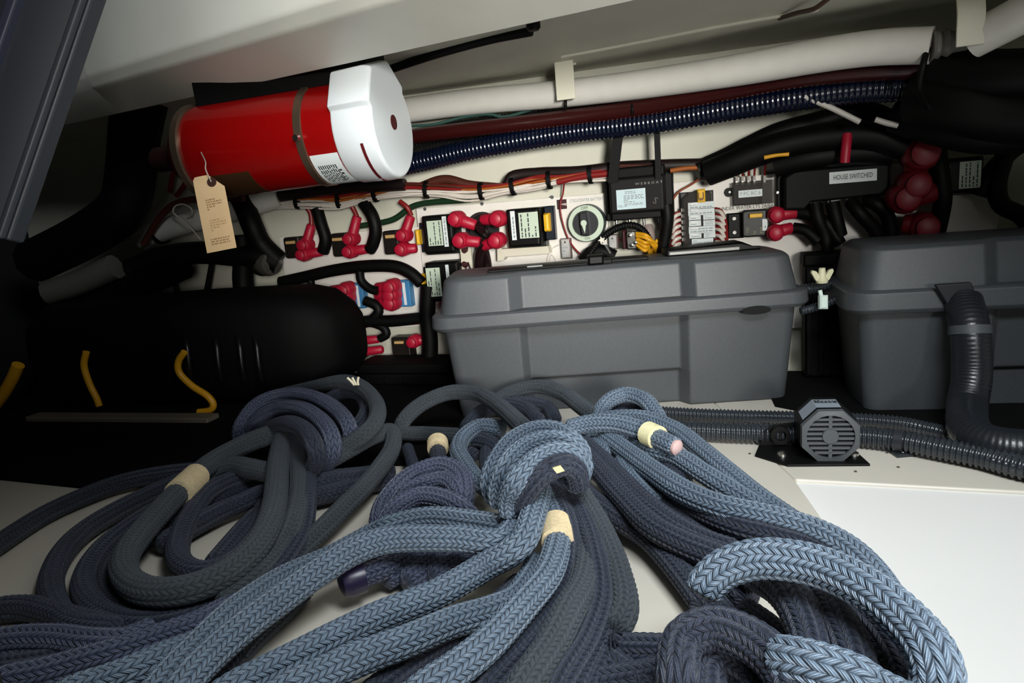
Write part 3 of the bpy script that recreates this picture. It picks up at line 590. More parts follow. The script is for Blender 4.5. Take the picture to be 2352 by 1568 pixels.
# ---- breaker with red boots on the right board
def breaker(label, x0, y0, x1, y1, lever, boots, n1=.045, flange=True, group='surface mount breakers', dark=BLACK, lev=LEVER, lbl=None):
    u0, v1 = W.px(x0, y0, n1); u1, v0 = W.px(x1, y1, n1)
    t = thing('circuit_breaker', label, 'breaker', W.pt((u0+u1)/2, v0, .02), group)
    b = MB(); c_ = (u1-u0)*.16
    b.prism(W, [(u0, v0+c_*.4), (u0+c_*.6, v0), (u1, v0), (u1, v1), (u0+c_*.5, v1), (u0, v1-c_*.5)], NB-.004, n1, .002); b.build('housing', dark, t, bevel=.001)
    if flange:
        b = MB(); b.box(W, u0-.024, u0+.002, v0-.002, v1-.004, NB, NB+.012, .002); b.build('flange', BLACK, t)
        for v in (v0+.008, v1-.013):
            b = MB(); b.lathe(W.pt(u0-.013, v, NB+.012), W.N, [(.004, 0), (.003, .002)], 12); b.build('screw', METAL, t)
    b = MB(); a, d, c, e = wbox(b, *lever, n1, n1+.006, .001); b.build('lever', lev, t, bevel=.001)
    if lbl:
        b = MB(); a, d, c, e = wbox(b, *lbl, n1-.004, n1+.0015, 0); b.build('tape_label', LBL, t); printing(W, a+.003, d-.002, min(c, e)+.005, max(c, e)-.005, n1+.0018, 1, INK, t, vertical=True)
    for q in boots: boot(t, *q)
    return t, (u0, u1, v0, v1)
t, (u0, u1, v0, v1) = breaker('black breaker with yellow lever and two bright red boots under the terminal strip', 1705, 484, 1762, 542, (1721, 491, 1751, 499), [(1782, 493, 1832, 488, .045, .0125), (1780, 534, 1822, 522, .045, .0125)], group='surface mount breakers', dark=mat('olive charcoal', '#1d1e1a', .4), lev=YEL, lbl=(1751, 503, 1763, 529))
for dx, dy, h in [(.2, .2, .008), (.5, .12, .005), (.78, .15, .009)]:
    printing(W, u0+(u1-u0)*(dx-.06), u0+(u1-u0)*(dx+.06), v0+(v1-v0)*dy-.002, v0+(v1-v0)*dy+h, .0455, 3, mat('olive print', '#7d7c50', .5), t)
b = MB(); wbox(b, 1774, 507, 1798, 515, .03, .034, .001); b.build('spacer', BOARD, t)
for i, pp in enumerate([[(1830, 488, .04), (1860, 492, .045), (1900, 515, .05), (1930, 560, .05)], [(1822, 524, .04), (1850, 530, .045), (1880, 555, .05)]]):
    cable('battery_cable', ['black battery cable leaving the upper red boot under the labelled bus cover', 'black battery cable leaving the lower red boot under the labelled bus cover'][i], pp, .010, BLACKM, group='cables below the bus cover')
# ---- bus cover
u0, v1 = W.px(1800, 392, .055); u1, v0 = W.px(2045, 452, .055)
t = thing('bus_bar_cover', 'long black bus bar cover labelled HOUSE SWITCHED', 'bus bar', W.pt((u0+u1)/2, v0, .03))
b = MB(); b.prism(W, [(u0+.04, v0), (u1, v0+.004), (u1, v1-.004), (u1-.006, v1), (u0+.015, v1), (u0, v1-.01), (u0, v0-.01), (u0+.03, v0-.012)], .02, .055, .004); b.build('cover', mat('bus cover black', '#08090a', .6, spec=.2), t, bevel=.002)
uu, vv = W.px(1784, 400, .03); ub, vb = W.px(1810, 478, .03)
b = MB(); b.prism(W, [(uu, vb), (ub, vb), (ub, vv), (uu+.006, vv), (uu, vv-.006)], NB, .03, .002); b.build('flange', BLACK, t)
b = MB(); b.lathe(W.at(1786, 442, .03), W.N, [(.003, 0), (.002, .002)], 10); b.build('screw', METAL, t)
b = MB(); a, d, c, e = wbox(b, 1905, 396, 2014, 414, .055, .056, 0); vm = (c+e)/2; b2_ = b.build('tape_label', LBL, t); 
lettering(W, (a+d)/2, vm, .0565, 'HOUSE SWITCHED', .011, INK, t, 0, abs(d-a)*.82)
for i, x in enumerate([1872, 1912, 1955, 1992]):
    b = MB(); b.lathe(W.at(x, 462-i*2, .035), W.N, [(.008, 0), (.008, .006), (.004, .006), (.004, .014)], 12); b.build('stud', mat('dark steel', '#3c3c3e', .35, metal=.8), t)
for i, pp in enumerate([[(1872, 468, .05), (1878, 500, .055), (1895, 540, .05), (1900, 575, .05)], [(1912, 466, .05), (1920, 500, .055), (1930, 540, .05)], [(1955, 464, .05), (1975, 490, .06), (2010, 530, .05), (2020, 570, .04)], [(1992, 460, .05), (2015, 470, .06), (2040, 500, .05), (2050, 560, .04)]]):
    cable('battery_cable', ['leftmost black cable hanging from the bus bar cover', 'second black cable from the left under the bus bar cover', 'third black cable from the left under the bus bar cover', 'rightmost black cable hanging from the bus bar cover'][i], pp, .011, BLACKM, group='cables below the bus cover')
# big dim red boots right of the bus cover
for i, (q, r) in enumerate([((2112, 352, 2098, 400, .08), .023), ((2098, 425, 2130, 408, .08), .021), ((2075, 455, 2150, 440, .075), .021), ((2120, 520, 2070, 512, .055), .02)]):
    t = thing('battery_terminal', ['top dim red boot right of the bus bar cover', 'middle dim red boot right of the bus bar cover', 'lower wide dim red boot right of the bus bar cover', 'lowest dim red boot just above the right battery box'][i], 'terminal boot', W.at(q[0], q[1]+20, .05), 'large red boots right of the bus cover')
    boot(t, *q, r, name='boot', m=mat('deep red boot', '#6e0a1a', .5))  # boot red darkened in the colour for the dim right end
# relay at far right
relay('dim black relay with a grey label at the far right of the back wall', 2160, 366, 2258, 440, (2172, 380, 2180, 430), (2205, 372, 2252, 430), None, [], False)
for i, pp in enumerate([[(2250, 450, .05), (2275, 400, .05), (2300, 370, .04), (2352, 330, .04), (2480, 300, .04), (2700, 290, .04)], [(2150, 330, .06), (2160, 400, .07), (2165, 460, .07), (2150, 540, .05)], [(2310, 350, .05), (2290, 420, .06), (2300, 470, .06), (2352, 500, .06), (2380, 560, .04), (2385, 640, .03)]]):
    cable('battery_cable', ['black cable slanting up from the far right relay', 'black cable hanging between the red boots and the far right relay', 'black cable bowing out at the right edge of the photo'][i], pp, .013, BLACKM, group='black cables at the far right')
# ================================================================== left board
for i, (x0, y0, x1, y1, lv, bt) in enumerate([
    (649, 546, 691, 592, (654, 554, 675, 560), [(703, 562, 716, 515, .04, .0125), (700, 584, 742, 577, .04, .0125)]),
    (758, 537, 800, 588, (761, 547, 784, 553), [(808, 548, 821, 496, .04, .0125), (806, 577, 852, 570, .04, .0125)]),
    (877, 531, 918, 583, (883, 540, 905, 547), [(929, 540, 944, 495, .04, .0125), (926, 572, 958, 570, .04, .0125)]),
    (897, 775, 945, 830, (904, 784, 925, 790), [(952, 783, 975, 780, .04, .012)])]):
    breaker(['leftmost of the three small black breakers with tan levers and red boots', 'middle of the three small black breakers with tan levers and red boots', 'right one of the three small black breakers, next to the relay', 'lone black breaker with tan lever at the foot of the left board'][i], x0, y0, x1, y1, lv, bt, .04, False, 'small breakers on the left board', mat('brown black plastic', '#17100c', .45))
t = thing('terminal_boot_pair', 'two stacked red boots at the foot of the left board', 'terminal boots', W.at(850, 820, .02))
boot(t, 828, 783, 872, 778, .035, .011, knob=False); boot(t, 832, 808, 880, 802, .035, .011, knob=False)
b = MB(); wbox(b, 818, 776, 834, 824, .01, .035, .002); b.build('block', MAROON, t)
# thin red leads into the upper boots, black drops beside them
for i, pp in enumerate([[(716, 517, .035), (713, 490, .035), (700, 470, .04)], [(820, 498, .035), (812, 480, .035), (800, 465, .04)], [(945, 495, .035), (935, 476, .04), (918, 462, .04)]]):
    cable('red_lead', ['red lead rising from the leftmost small breaker', 'red lead rising from the middle small breaker', 'red lead rising from the right small breaker'][i], pp, .0048, WIRER, 'wire', 'red leads of the small breakers')
for i, pp in enumerate([[(728, 480, .04), (738, 515, .045), (748, 550, .045), (742, 578, .04)], [(835, 465, .04), (855, 495, .05), (863, 530, .05), (856, 562, .045), (850, 572, .04)]]):
    cable('black_drop_cable', ['thick black cable dropping to the leftmost small breaker', 'thick black cable looping to the middle small breaker'][i], pp, .0125, BLACKM, 'cable', 'black drops to the small breakers')
for i, (x0, y0, x1, y1, cx0, cx1) in enumerate([(795, 652, 838, 708, 757, 806), (905, 645, 945, 704, 862, 915)]):
    t = thing('bus_bar', ['blue bus bar with red caps nearest the black housing', 'blue bus bar with red caps nearest the battery box'][i], 'bus bar', W.at((x0+x1)/2, y1, .02), 'blue bus bars with red caps')
    b = MB(); wbox(b, x0, y0, x1, y1, .01, .03, .002); b.build('base', BLUEP, t)
    b = MB(); a, d, c, e = wbox(b, x1-22, y0+4, x1-10, y1-4, .03, .0306, 0); b.build('tape_label', LBL, t); printing(W, a+.003, d-.003, min(c, e)+.004, max(c, e)-.004, .0309, 1, INK, t, vertical=True)
    for k in range(3):
        yy = y0+4+(k+.5)*(y1-y0-4)/3; boot(t, cx0+40, yy, cx0+2, yy+3, .04, .0145)
for i, (pp, r) in enumerate([
    ([(645, 648), (700, 636), (760, 622), (830, 612), (900, 611), (940, 625), (968, 650)], .0125),
    ([(630, 690), (650, 655), (690, 640), (740, 630)], .009), ([(712, 640), (716, 660), (712, 690)], .008),
    ([(826, 622), (830, 645), (848, 662), (868, 668)], .009),
    ([(838, 690), (862, 700), (870, 715), (850, 735), (800, 745)], .010), ([(770, 745), (840, 738), (900, 737), (968, 730)], .012),
    ([(812, 752), (850, 742), (880, 752), (888, 768), (872, 778)], .0085)]):
    cable('black_cable_run', ['thick black cable arching over the two blue bus bars', 'black cable curving down left of the blue bus bars', 'short black drop at the left end of the arching cable', 'black cable dropping between the two blue bus bars', 'black cable curling below the left blue bus bar', 'black cable running level below the blue bus bars', 'black cable looping to the red boots at the foot of the left board'][i], [(x, y, .05) for x, y in pp], r, BLACKM, 'cable', 'black cables on the left board')
# ================================================================== wire harness along the wall
base = [(560, 480), (620, 462), (700, 462), (780, 462), (850, 446), (920, 436), (1000, 436), (1080, 442), (1160, 432), (1230, 418), (1300, 408), (1400, 395), (1500, 388)]
t = thing('wire_harness', 'bundle of white and orange wires tied along the back wall under the hoses', 'wire harness', W.at(1000, 450, .03))
rnd = random.Random(3)
for i in range(15):
    off = -14+i*2.2; m = WIREW if i > 5 else (WIREO if i in (3, 5) else (WIREBR if i % 2 else WIRER))
    amp = rnd.uniform(1, 4); ph = rnd.uniform(0, 6)
    pts = [W.at(x, y+off*(.55+.45*abs(math.sin(j*1.57+.4)))+amp*math.sin(j*1.3+ph), .045+.006*math.sin(i*2.1+j)) for j, (x, y) in enumerate(base)]
    b = MB(); b.tube(pts, .0021 if i > 5 else .0026, 7, .008); b.build('wire', m, t, smooth=60)
for x in (684, 780, 862, 980, 1106, 1178, 1262, 1356):
    j = min(range(len(base)), key=lambda k: abs(base[k][0]-x)); y = np.interp(x, [q[0] for q in base], [q[1] for q in base])
    d_ = W.at(x+10, np.interp(x+10, [q[0] for q in base], [q[1] for q in base]), .045)-W.at(x-10, np.interp(x-10, [q[0] for q in base], [q[1] for q in base]), .045); d_ /= np.linalg.norm(d_)
    C0 = W.at(x, y, .045); sdv = np.cross(d_, W.N); rg = []
    for off_ in (-.0035, .0035):
        rg.append([C0+d_*off_+sdv*.0165*math.cos(a)+W.N*.0125*math.sin(a) for a in np.linspace(0, 2*math.pi, 16, endpoint=False)])
    b = MB(); b.loft(rg); b.build('cable_tie', BLACKM, t)
# dark cables above and below the harness
for i, (pp, r, m) in enumerate([
    ([(960, 432, .035), (1020, 412, .035), (1080, 425, .035), (1160, 432, .03)], .009, WIREBR),
    ([(1165, 425, .04), (1180, 405, .035), (1240, 398, .035), (1330, 395, .04), (1420, 385, .04), (1540, 380, .04), (1640, 378, .04)], .011, mat('brown black loom', '#1a0f0c', .45)),
    ([(1540, 392, .05), (1580, 386, .05), (1640, 384, .05)], .004, WIREO), ([(1280, 418, .05), (1340, 405, .05), (1410, 397, .05)], .006, WIRER),
    ([(560, 478, .05), (620, 455, .05), (720, 440, .05), (800, 430, .05), (860, 428, .05), (930, 424, .05)], .012, mat('maroon black loom', '#160809', .5)),
    ([(1600, 392, .04), (1660, 366, .03), (1720, 336, .03), (1790, 304, .03), (1880, 280, .03), (1980, 256, .03), (2060, 290, .04), (2110, 350, .04)], .017, BLACKM),
    ([(1625, 398, .05), (1680, 376, .06), (1740, 352, .065), (1810, 330, .07), (1900, 315, .075), (2000, 312, .08), (2080, 335, .08)], .022, BLACKM),
    ([(1780, 380, .05), (1860, 362, .06), (1960, 350, .06), (2050, 350, .06)], .020, BLACKM),
    ([(1755, 362, .085), (1785, 356, .085), (1812, 354, .085)], .0032, YELW),
    ([(1780, 388, .055), (1830, 376, .065), (1870, 370, .06)], .0035, WIREW), ([(1780, 394, .055), (1830, 382, .06), (1860, 378, .055)], .003, mat('pinkish wire', '#a58378', .5)),
    ([(820, 520, .02), (900, 505, .02), (960, 470, .02), (1080, 458, .025)], .006, WIREG)]):
    cable('loom_cable', ['dark brown cable humping over the harness right of the white cap', 'brown black loom above the harness running behind the black box', 'orange wire right of the black box below the hoses', 'red wire in the harness left of the black box', 'maroon black loom under the red cylinder', 'black loom arching high over the bus bar cover', 'thick black loom rising towards the bus bar cover', 'black loom just above the bus bar cover', 'short yellow wire in the black looms above the terminal strip', 'pale wire ending above the bus bar cover', 'pinkish wire ending above the bus bar cover', 'dark green wire peeping out below the harness'][i], pp, r, m)
t = thing('red_pin', 'small red plastic rod sticking up above the bus bar cover', 'rod', W.at(1940, 378, .07)); b = MB(); b.tube([W.at(1946, 308, .095), W.at(1943, 340, .10), W.at(1940, 374, .10)], .0075, 12); b.build('rod', RED, t)
for i, pp in enumerate([[(1848, 222, .15), (1910, 248, .15), (1975, 280, .15)], [(2010, 274, .15), (2035, 282, .15), (2062, 288, .15)]]):
    cable('cable_strip', ['long pale strip slanting below the black hoses at the right', 'short pale strip beside the black looms at the right'][i], pp, .0042, mat('pale grey strip', '#b9b4ae', .4), 'strip')
# ================================================================== hoses under the deck
def hose(name, label, pts, r, m, mod=None, seg=18, group='hoses under the deck', step=None):
    b = MB(); b.tube([W.at(*p) for p in pts], r, seg, step or (mod[0]/6 if mod else None), mod); return b.build(name, m, label=label, cat='hose', group=group, smooth=60)
wh = hose('white_hose', 'thick white hose running along under the deck', [(760, 290, .055), (880, 262, .055), (980, 247, .058), (1100, 232, .062), (1295, 215, .075), (1500, 190, .11), (1700, 160, .16), (1880, 128, .20), (2010, 110, .22), (2140, 104, .24)], .0225, WHITEH, seg=24)
t = thing('hose_end_fitting', 'pale clear ribbed fitting on the right end of the white hose', 'fitting', W.at(2165, 120, .24))
b = MB(); P = W.at(2138, 104, .24); d_ = W.at(2200, 95, .24)-P; d_ /= np.linalg.norm(d_); b.lathe(P, d_, [(.020, 0), (.017, .004), (.018, .008), (.014, .012), (.017, .018), (.013, .024), (.012, .04)], 20); b.build('barb', mat('grey clear plastic', '#6a6762', .25), t)
hose('white_hose', 'dim white hose in the top right corner beyond the bracket', [(2235, 92, .26), (2300, 58, .28), (2370, 22, .30), (2450, -10, .31), (2650, -50, .31), (2950, -90, .30)], .022, WHITEH)
hose('blue_hose', 'glossy blue black wire wound hose below the red hose', [(850, 395, .06), (960, 372, .06), (1100, 340, .062), (1300, 305, .064), (1500, 280, .082), (1700, 245, .11), (1850, 222, .135), (2000, 205, .155), (2150, 205, .17), (2300, 225, .18), (2420, 250, .18), (2700, 260, .18), (3000, 262, .18)], .0185, BLUEH, (.0075, .0007))
hose('black_hose', 'black corrugated hose squeezed between the white and the blue hose', [(850, 340, .025), (960, 322, .025), (1100, 298, .026), (1300, 272, .027), (1500, 244, .045), (1700, 216, .072), (1850, 196, .098), (2000, 180, .118), (2160, 172, .135), (2300, 178, .15), (2430, 190, .16), (2700, 185, .16), (3000, 170, .16)], .0215, mat('black wire hose', '#0c0c0e', .4), (.007, .0008))
hose('red_hose', 'dark red hose directly beneath the white hose', [(880, 322, .06), (1000, 306, .075), (1200, 283, .077), (1300, 271, .078), (1450, 252, .09), (1560, 232, .105), (1700, 205, .128), (1820, 182, .152), (1960, 166, .17), (2120, 158, .185), (2300, 150, .20), (2430, 145, .21), (2700, 130, .21), (3000, 110, .21)], .0135, REDH)
cable('green_wire', 'thin dark green wire sagging below the white hose', [(945, 290, .065), (1000, 285, .065), (1060, 270, .06), (1120, 262, .06), (1160, 268, .06), (1220, 252, .06)], .0028, mat('dull green wire', '#2c4a44', .4), 'wire')
for i, (x, y0, y1, n) in enumerate([(1176, 270, 345, .058), (1299, 228, 250, .10), (1452, 240, 262, .10)]):
    cable('cable_tie', ['cable tie around the dark hoses left of the cream bracket', 'black tie end just below the cream bracket', 'cable tie on the red hose right of the cream bracket'][i], [(x, y0, n), (x, (y0+y1)/2, n+.004), (x, y1, n)], .0026, BLACKM, 'cable tie')
# hanger brackets: strip bent from deck underside over the front of the hose
def bracket(label, x0, y0, x1, y1, n, thick=.004):
    t = thing('hose_bracket', label, 'bracket', W.at((x0+x1)/2, y1, n), 'cream hose brackets')
    u0, v1 = W.px(x0, y0, n); u1, v0 = W.px(x1, y1, n); um = (u0+u1)/2; hw = (u1-u0)/2; g = Frame(W.pt(um-hw, 0, 0), W.N, W.V, W.U)
    prof = [(n-.03, .55), (n-.004, v1+.004), (n, v1-.01), (n, v0)]; th = thick
    poly = prof + [(a-th if i_ else a, c-(th if i_ == 0 else 0)) for i_, (a, c) in list(enumerate(prof))[::-1]]
    b = MB(); b.prism(g, poly, 0, 2*hw); b.build('strip', mat('cream painted strip', '#d8d5c3', .45), t, bevel=.0012)
    return t
bracket('cream strip bracket holding up the middle of the white hose', 1271, 122, 1321, 226, .118)
bracket('dim cream strip bracket beyond the right end of the white hose', 2200, 10, 2262, 100, .29)
t = thing('rubber_bumper', 'small black rubber bumper under the deck next to the coaming', 'bumper', fl(1225, 72, .53)); q = fl(1225, 62, .535)
b = MB(); b.lathe((q[0], q[1], .549), (0, 0, -1), [(.007, 0), (.0085, .004), (.0085, .015), (.006, .018)], 16); b.build('knob', BLACKM, t)
q = fl(1850, 15, .549); t = thing('deck_wire', 'short brown wire stub poking from the deck underside at the top right', 'wire', q)
b = MB(); b.tube([fl(1790, 42, .547), fl(1830, 30, .542), fl(1870, 20, .535), fl(1905, -5, .542)], .003, 8); b.build('wire', mat('dirty brown', '#4a3126', .6), t)
cable('black_gap_cable', 'thin black cable tucked behind the coaming right of the white cap', [(870, 168, .30), (1000, 125, .33), (1120, 92, .36), (1220, 72, .38)], .006, BLACKM)  # black tube drawn in place of the dark gap along the coaming
# ================================================================== fire extinguisher
fc = at(905, 288, .93); fa = at(470, 352, 1.005); axd = fc-fa; AL = np.linalg.norm(axd); axd /= AL
zz = np.array((0, 0, 1.)); sx = np.cross(axd, zz); sx /= np.linalg.norm(sx); sy = np.cross(sx, axd)   # sx towards camera side?
if sx[1] > 0: sx = -sx
RC = .0685
t = thing('extinguisher_cylinder', 'horizontal red cylinder with a big white end cap hung under the deck', 'extinguisher', fa+axd*AL*.6-zz*RC)
b = MB(); b.lathe(fa, axd, [(.02, -.035), (.045, -.025), (RC*.9, 0), (RC*.955, .02), (RC*.955, AL-.055)], 40); b.build('cylinder', REDP, t)
def house(r, k=26):
    """cap outline: round below, flattened with two slanted shoulders and a flat top"""
    P = [(r*math.cos(a), r*math.sin(a)) for a in np.linspace(math.radians(150), math.radians(390), k)]
    P += [(r*.93, r*.62), (r*.45, r*1.16), (-r*.45, r*1.16), (-r*.93, r*.62)]
    c_, s__ = math.cos(math.radians(14)), math.sin(math.radians(14))
    return [(x*c_-y*s__, x*s__+y*c_) for x, y in P]
def hr(s_, off): return [fa+axd*off+sx*-x+sy*y for x, y in house(s_)]
b = MB(); b.loft([hr(RC*.97, AL-.058), hr(RC*1.0, AL-.054), hr(RC*1.02, AL-.012), hr(RC*1.0, AL-.003), hr(RC*.96, AL)]); cap = b.build('end_cap', CAPW, t, smooth=35, bevel=.002)
b = MB(); ff = Frame(fa+axd*AL, -sx, sy, axd)
b.lathe(ff.pt(.0, .004, -.004), axd, [(.0098, 0), (.0098, .0048)], 20); b.build('viewing_hole', mat('maroon hole', '#4a0a0c', .6), cap)
for a0, a1, wd in [(200, 252, .0032), (256, 285, .0024)]:
    rg = []
    for a in np.linspace(a0, a1, 14):
        a = math.radians(a); p_ = ff.pt(RC*1.018*math.cos(a), RC*1.018*math.sin(a), -.020); e_ = -sx*math.cos(a)+sy*math.sin(a)
        rg.append([p_-axd*wd*.6+e_*.0006, p_+axd*wd*.6+e_*.0006, p_+axd*wd*.6-e_*.002, p_-axd*wd*.6-e_*.002])
    b = MB(); b.loft(rg); b.build('slot', mat('dark red slot', '#5a0d12', .5), cap)
def band(name, off, wd, r, m, lab=None):
    b = MB(); b.lathe(fa+axd*off, axd, [(r-.002, 0), (r, .001), (r, wd-.001), (r-.002, wd)], 40); return b.build(name, m, t)
band('mounting_band', AL-.112, .012, RC*.985, BRASS)
band('mounting_band', AL-.30, .012, RC*.985, BRASS)
b = MB(); P = ff.pt(RC*1.0*math.cos(math.radians(185)), RC*1.0*math.sin(math.radians(185)), -.106); b.lathe(P, P-(fa+axd*(AL-.106)), [(.005, 0), (.004, .006)], 10); b.build('band_bolt', METAL, t)
def patch(name, a0, a1, o0, o1, r, m):
    rg = []
    for a in np.linspace(a0, a1, 16):
        a = math.radians(a); e_ = -sx*math.cos(a)+sy*math.sin(a); c_ = fa+e_*r
        rg.append([c_+axd*(AL+o0), c_+axd*(AL+o1), c_-e_*.001+axd*(AL+o1), c_-e_*.001+axd*(AL+o0)])
    b = MB(); b.loft(rg); return b.build(name, m, t)
patch('instruction_label', 207, 272, -.099, -.059, RC*.962, LBL)
b = MB(); rnd = random.Random(5)
for k in range(9):
    o = -.094+k*.003; a = 221
    while a < 250:
        da = rnd.uniform(3, 7); rr_ = RC*.964; pts = []
        for aa in (a, a+da):
            e_ = -sx*math.cos(math.radians(aa))+sy*math.sin(math.radians(aa)); pts.append(fa+e_*rr_+axd*(AL+o)); pts.append(fa+e_*rr_+axd*(AL+o+.0016))
        b.add([pts[0], pts[1], pts[3], pts[2]], [(0, 1, 2, 3)]); a += da+1.5
for aa, oo in [(229, -.068)]:
    e_ = -sx*math.cos(math.radians(aa))+sy*math.sin(math.radians(aa)); e2 = -sx*math.cos(math.radians(aa+9))+sy*math.sin(math.radians(aa+9))
    b.add([fa+e_*RC*.964+axd*(AL+oo), fa+e_*RC*.964+axd*(AL+oo+.004), fa+e2*RC*.964+axd*(AL+oo+.004), fa+e2*RC*.964+axd*(AL+oo)], [(0, 1, 2, 3)])
b.build('label_print', INK, t, smooth=0)
aa = math.radians(245); e_ = -sx*math.cos(aa)+sy*math.sin(aa); tn = sx*math.sin(aa)+sy*math.cos(aa)
lf = Frame(fa+e_*RC*.966+axd*(AL-.068), -tn, axd, e_)
lettering(lf, 0, 0, .0004, 'CE', .010, INK, t, 0)
patch('rating_plate', 215, 262, -.265, -.195, RC*.962, mat('dark bronze plate', '#3a2410', .45))
patch('plate_edge', 214, 232, -.268, -.262, RC*.966, mat('brass edge', '#b98a50', .4))
b = MB(); b.lathe(fa-axd*.035, axd, [(.014, -.05), (.018, -.045), (.018, -.02), (.025, 0), (.03, .012)], 18); b.build('valve', mat('dark valve', '#2a1412', .4), t)
b = MB(); b.box(Frame(fa+axd*AL*.55+sy*RC, axd, -sx, sy), -.14, .12, -.03, .03, -.01, .035, .004); b.build('deck_bracket', BLACK, t)
b = MB(); P = at(600, 215, 1.0); b.tube([P, at(655, 200, 1.0), at(690, 197, 1.0), at(700, 212, 1.0)], .004, 8)
b.build('release_lever', mat('grey lever', '#70747a', .4), t)
b = MB(); b.tube([at(690, 240, .99), at(740, 215, .97), at(790, 185, .95), at(830, 165, .94)], .010, 12); b.build('actuator_hose', HOSEB, t)
# tag on a string
q = at(497, 490, .88); ay = at(512, 575, .88)-at(478, 402, .88); ht = np.linalg.norm(ay); ay /= ht; ax_ = np.cross(ay, -FW); ax_ /= np.linalg.norm(ax_)
if ax_@RT < 0: ax_ = -ax_
tf = Frame(at(476, 402, .88), ax_, -ay, np.cross(ax_, -ay)); 
if tf.N@FW > 0: tf.N = -tf.N
t = thing('paper_tag', 'tan paper inspection tag hanging on a string from the red cylinder', 'tag', at(512, 575, .88))
wt = .0378
b = MB(); b.prism(tf, [(-wt/2+.003, 0), (wt/2-.018, 0), (wt/2, -.018), (wt/2, -ht), (-wt/2, -ht), (-wt/2, -.004)], 0, .0006); b.build('card', PAPER, t)
b = MB(); b.lathe(tf.pt(.004, -.010, .0005), tf.N, [(.0062, 0), (.0055, .0012), (.003, .0012), (.003, .0005)], 16); b.build('eyelet', mat('maroon eyelet', '#3a1a14', .5), t)
INKT = mat('faded tag ink', '#9a7a55', .7)
printing(tf, -.008, .013, -.045, -.030, .0009, 5, INKT, t); printing(tf, -.008, .014, -.072, -.056, .0009, 5, mat('very faded tag ink', '#b8966a', .7), t); printing(tf, -.011, .013, -.089, -.080, .0009, 3, INKT, t)
b = MB(); b.tube([tf.pt(.004, -.010, .002), tf.pt(.001, .006, .004), at(472, 372, .89), at(462, 350, .93)], .0008, 6); b.build('string', mat('string', '#b9b0a0', .7), t)
# ================================================================== dim left end of the locker
b = MB(); b.tube([W.at(x, y, n) for x, y, n in [(325, 548, .08), (400, 520, .08), (500, 492, .07), (600, 462, .06), (640, 450, .05)]], .023, 20); b.build('drain_pipe', WHITEH, label='pale grey drain pipe running up behind the paper tag', cat='pipe')
for x, lb in [(365, 'black tie near the low end of the pale drain pipe')]:
    P = W.at(x, 536, .08); d_ = W.at(x+20, 529, .08)-P; d_ /= np.linalg.norm(d_); b = MB(); b.lathe(P, d_, [(.0245, 0), (.0245, .008)], 20); b.build('pipe_tie', BLACKM, label=lb, cat='cable tie')
cable('coiled_wire', 'white wire curled in a ring left of the paper tag', [(462, 552, .12), (440, 525, .12), (412, 500, .125), (398, 488, .13), (402, 474, .13), (420, 469, .13), (438, 478, .13), (441, 492, .125), (430, 502, .12)], .0018, WIREW, 'wire')
for i, (pp, r, m) in enumerate([
    ([(330, 560, .12), (360, 510, .12), (400, 470, .115), (470, 455, .11), (560, 455, .10)], .007, WIREBR),
    ([(210, 537, .12), (260, 535, .12), (300, 530, .12), (320, 510, .11)], .007, mat('dim grey wire', '#9a8d8d', .5)),
    ([(390, 440, .04), (398, 400, .045), (420, 385, .05), (425, 420, .05), (405, 450, .05)], .005, WIRER),
    ([(470, 690, .05), (480, 640, .05), (486, 600, .05), (480, 560, .05)], .006, BLACKM),
    ([(405, 670, .05), (395, 630, .05), (380, 600, .05)], .005, BLACKM),
    ([(565, 700, .08), (558, 640, .08), (560, 590, .08), (555, 540, .08)], .022, BLACKM),
    ([(640, 605, .07), (600, 590, .08), (540, 585, .09), (460, 580, .10), (380, 590, .12), (300, 620, .14)], .024, BLACKM),
    ([(535, 425, .05), (560, 470, .08), (580, 520, .09), (600, 560, .08), (640, 600, .07)], .022, BLACKM),
    ([(420, 610, .15), (330, 650, .16), (230, 690, .17), (120, 720, .2)], .028, BLACKM),
    ([(330, 190, .26), (310, 300, .22), (300, 400, .2), (280, 480, .2), (200, 540, .2), (80, 600, .2)], .045, BLACKM)]):
    cable('left_cable', ['brown cable beside the pale drain pipe', 'dim grey wire at the dark left end', 'loop of red wire below the left end of the red cylinder', 'thin black wire hanging below the paper tag', 'second thin black wire left of the one below the tag', 'black hose standing right of the paper tag foot', 'black hose leading to the grey round cap', 'black hose curving down past the drain pipe', 'black hose sloping into the dark left corner', 'very thick black hose in the dark upper left'][i], pp, r, m)
t = thing('strainer_cap', 'round grey translucent cap on the hose left of the small breakers', 'cap', W.at(625, 640, .07)); P = W.at(605, 600, .07); d_ = W.at(660, 612, .10)-P; d_ /= np.linalg.norm(d_)
b = MB(); b.lathe(P, d_, [(.026, 0), (.028, .01), (.028, .022), (.024, .032), (.012, .038)], 24); b.build('dome', mat('smoky grey plastic', '#4a4842', .2, coat=.5), t)
b = MB(); b.lathe(P-d_*.012, d_, [(.03, 0), (.031, .012)], 24); b.build('collar', BLACK, t)
cable('grey_pipe', 'dim grey pipe sloping at the dark left end', [(110, 672, .22), (180, 650, .2), (265, 612, .18)], .026, mat('dim grey pipe', '#55534d', .5), 'pipe')
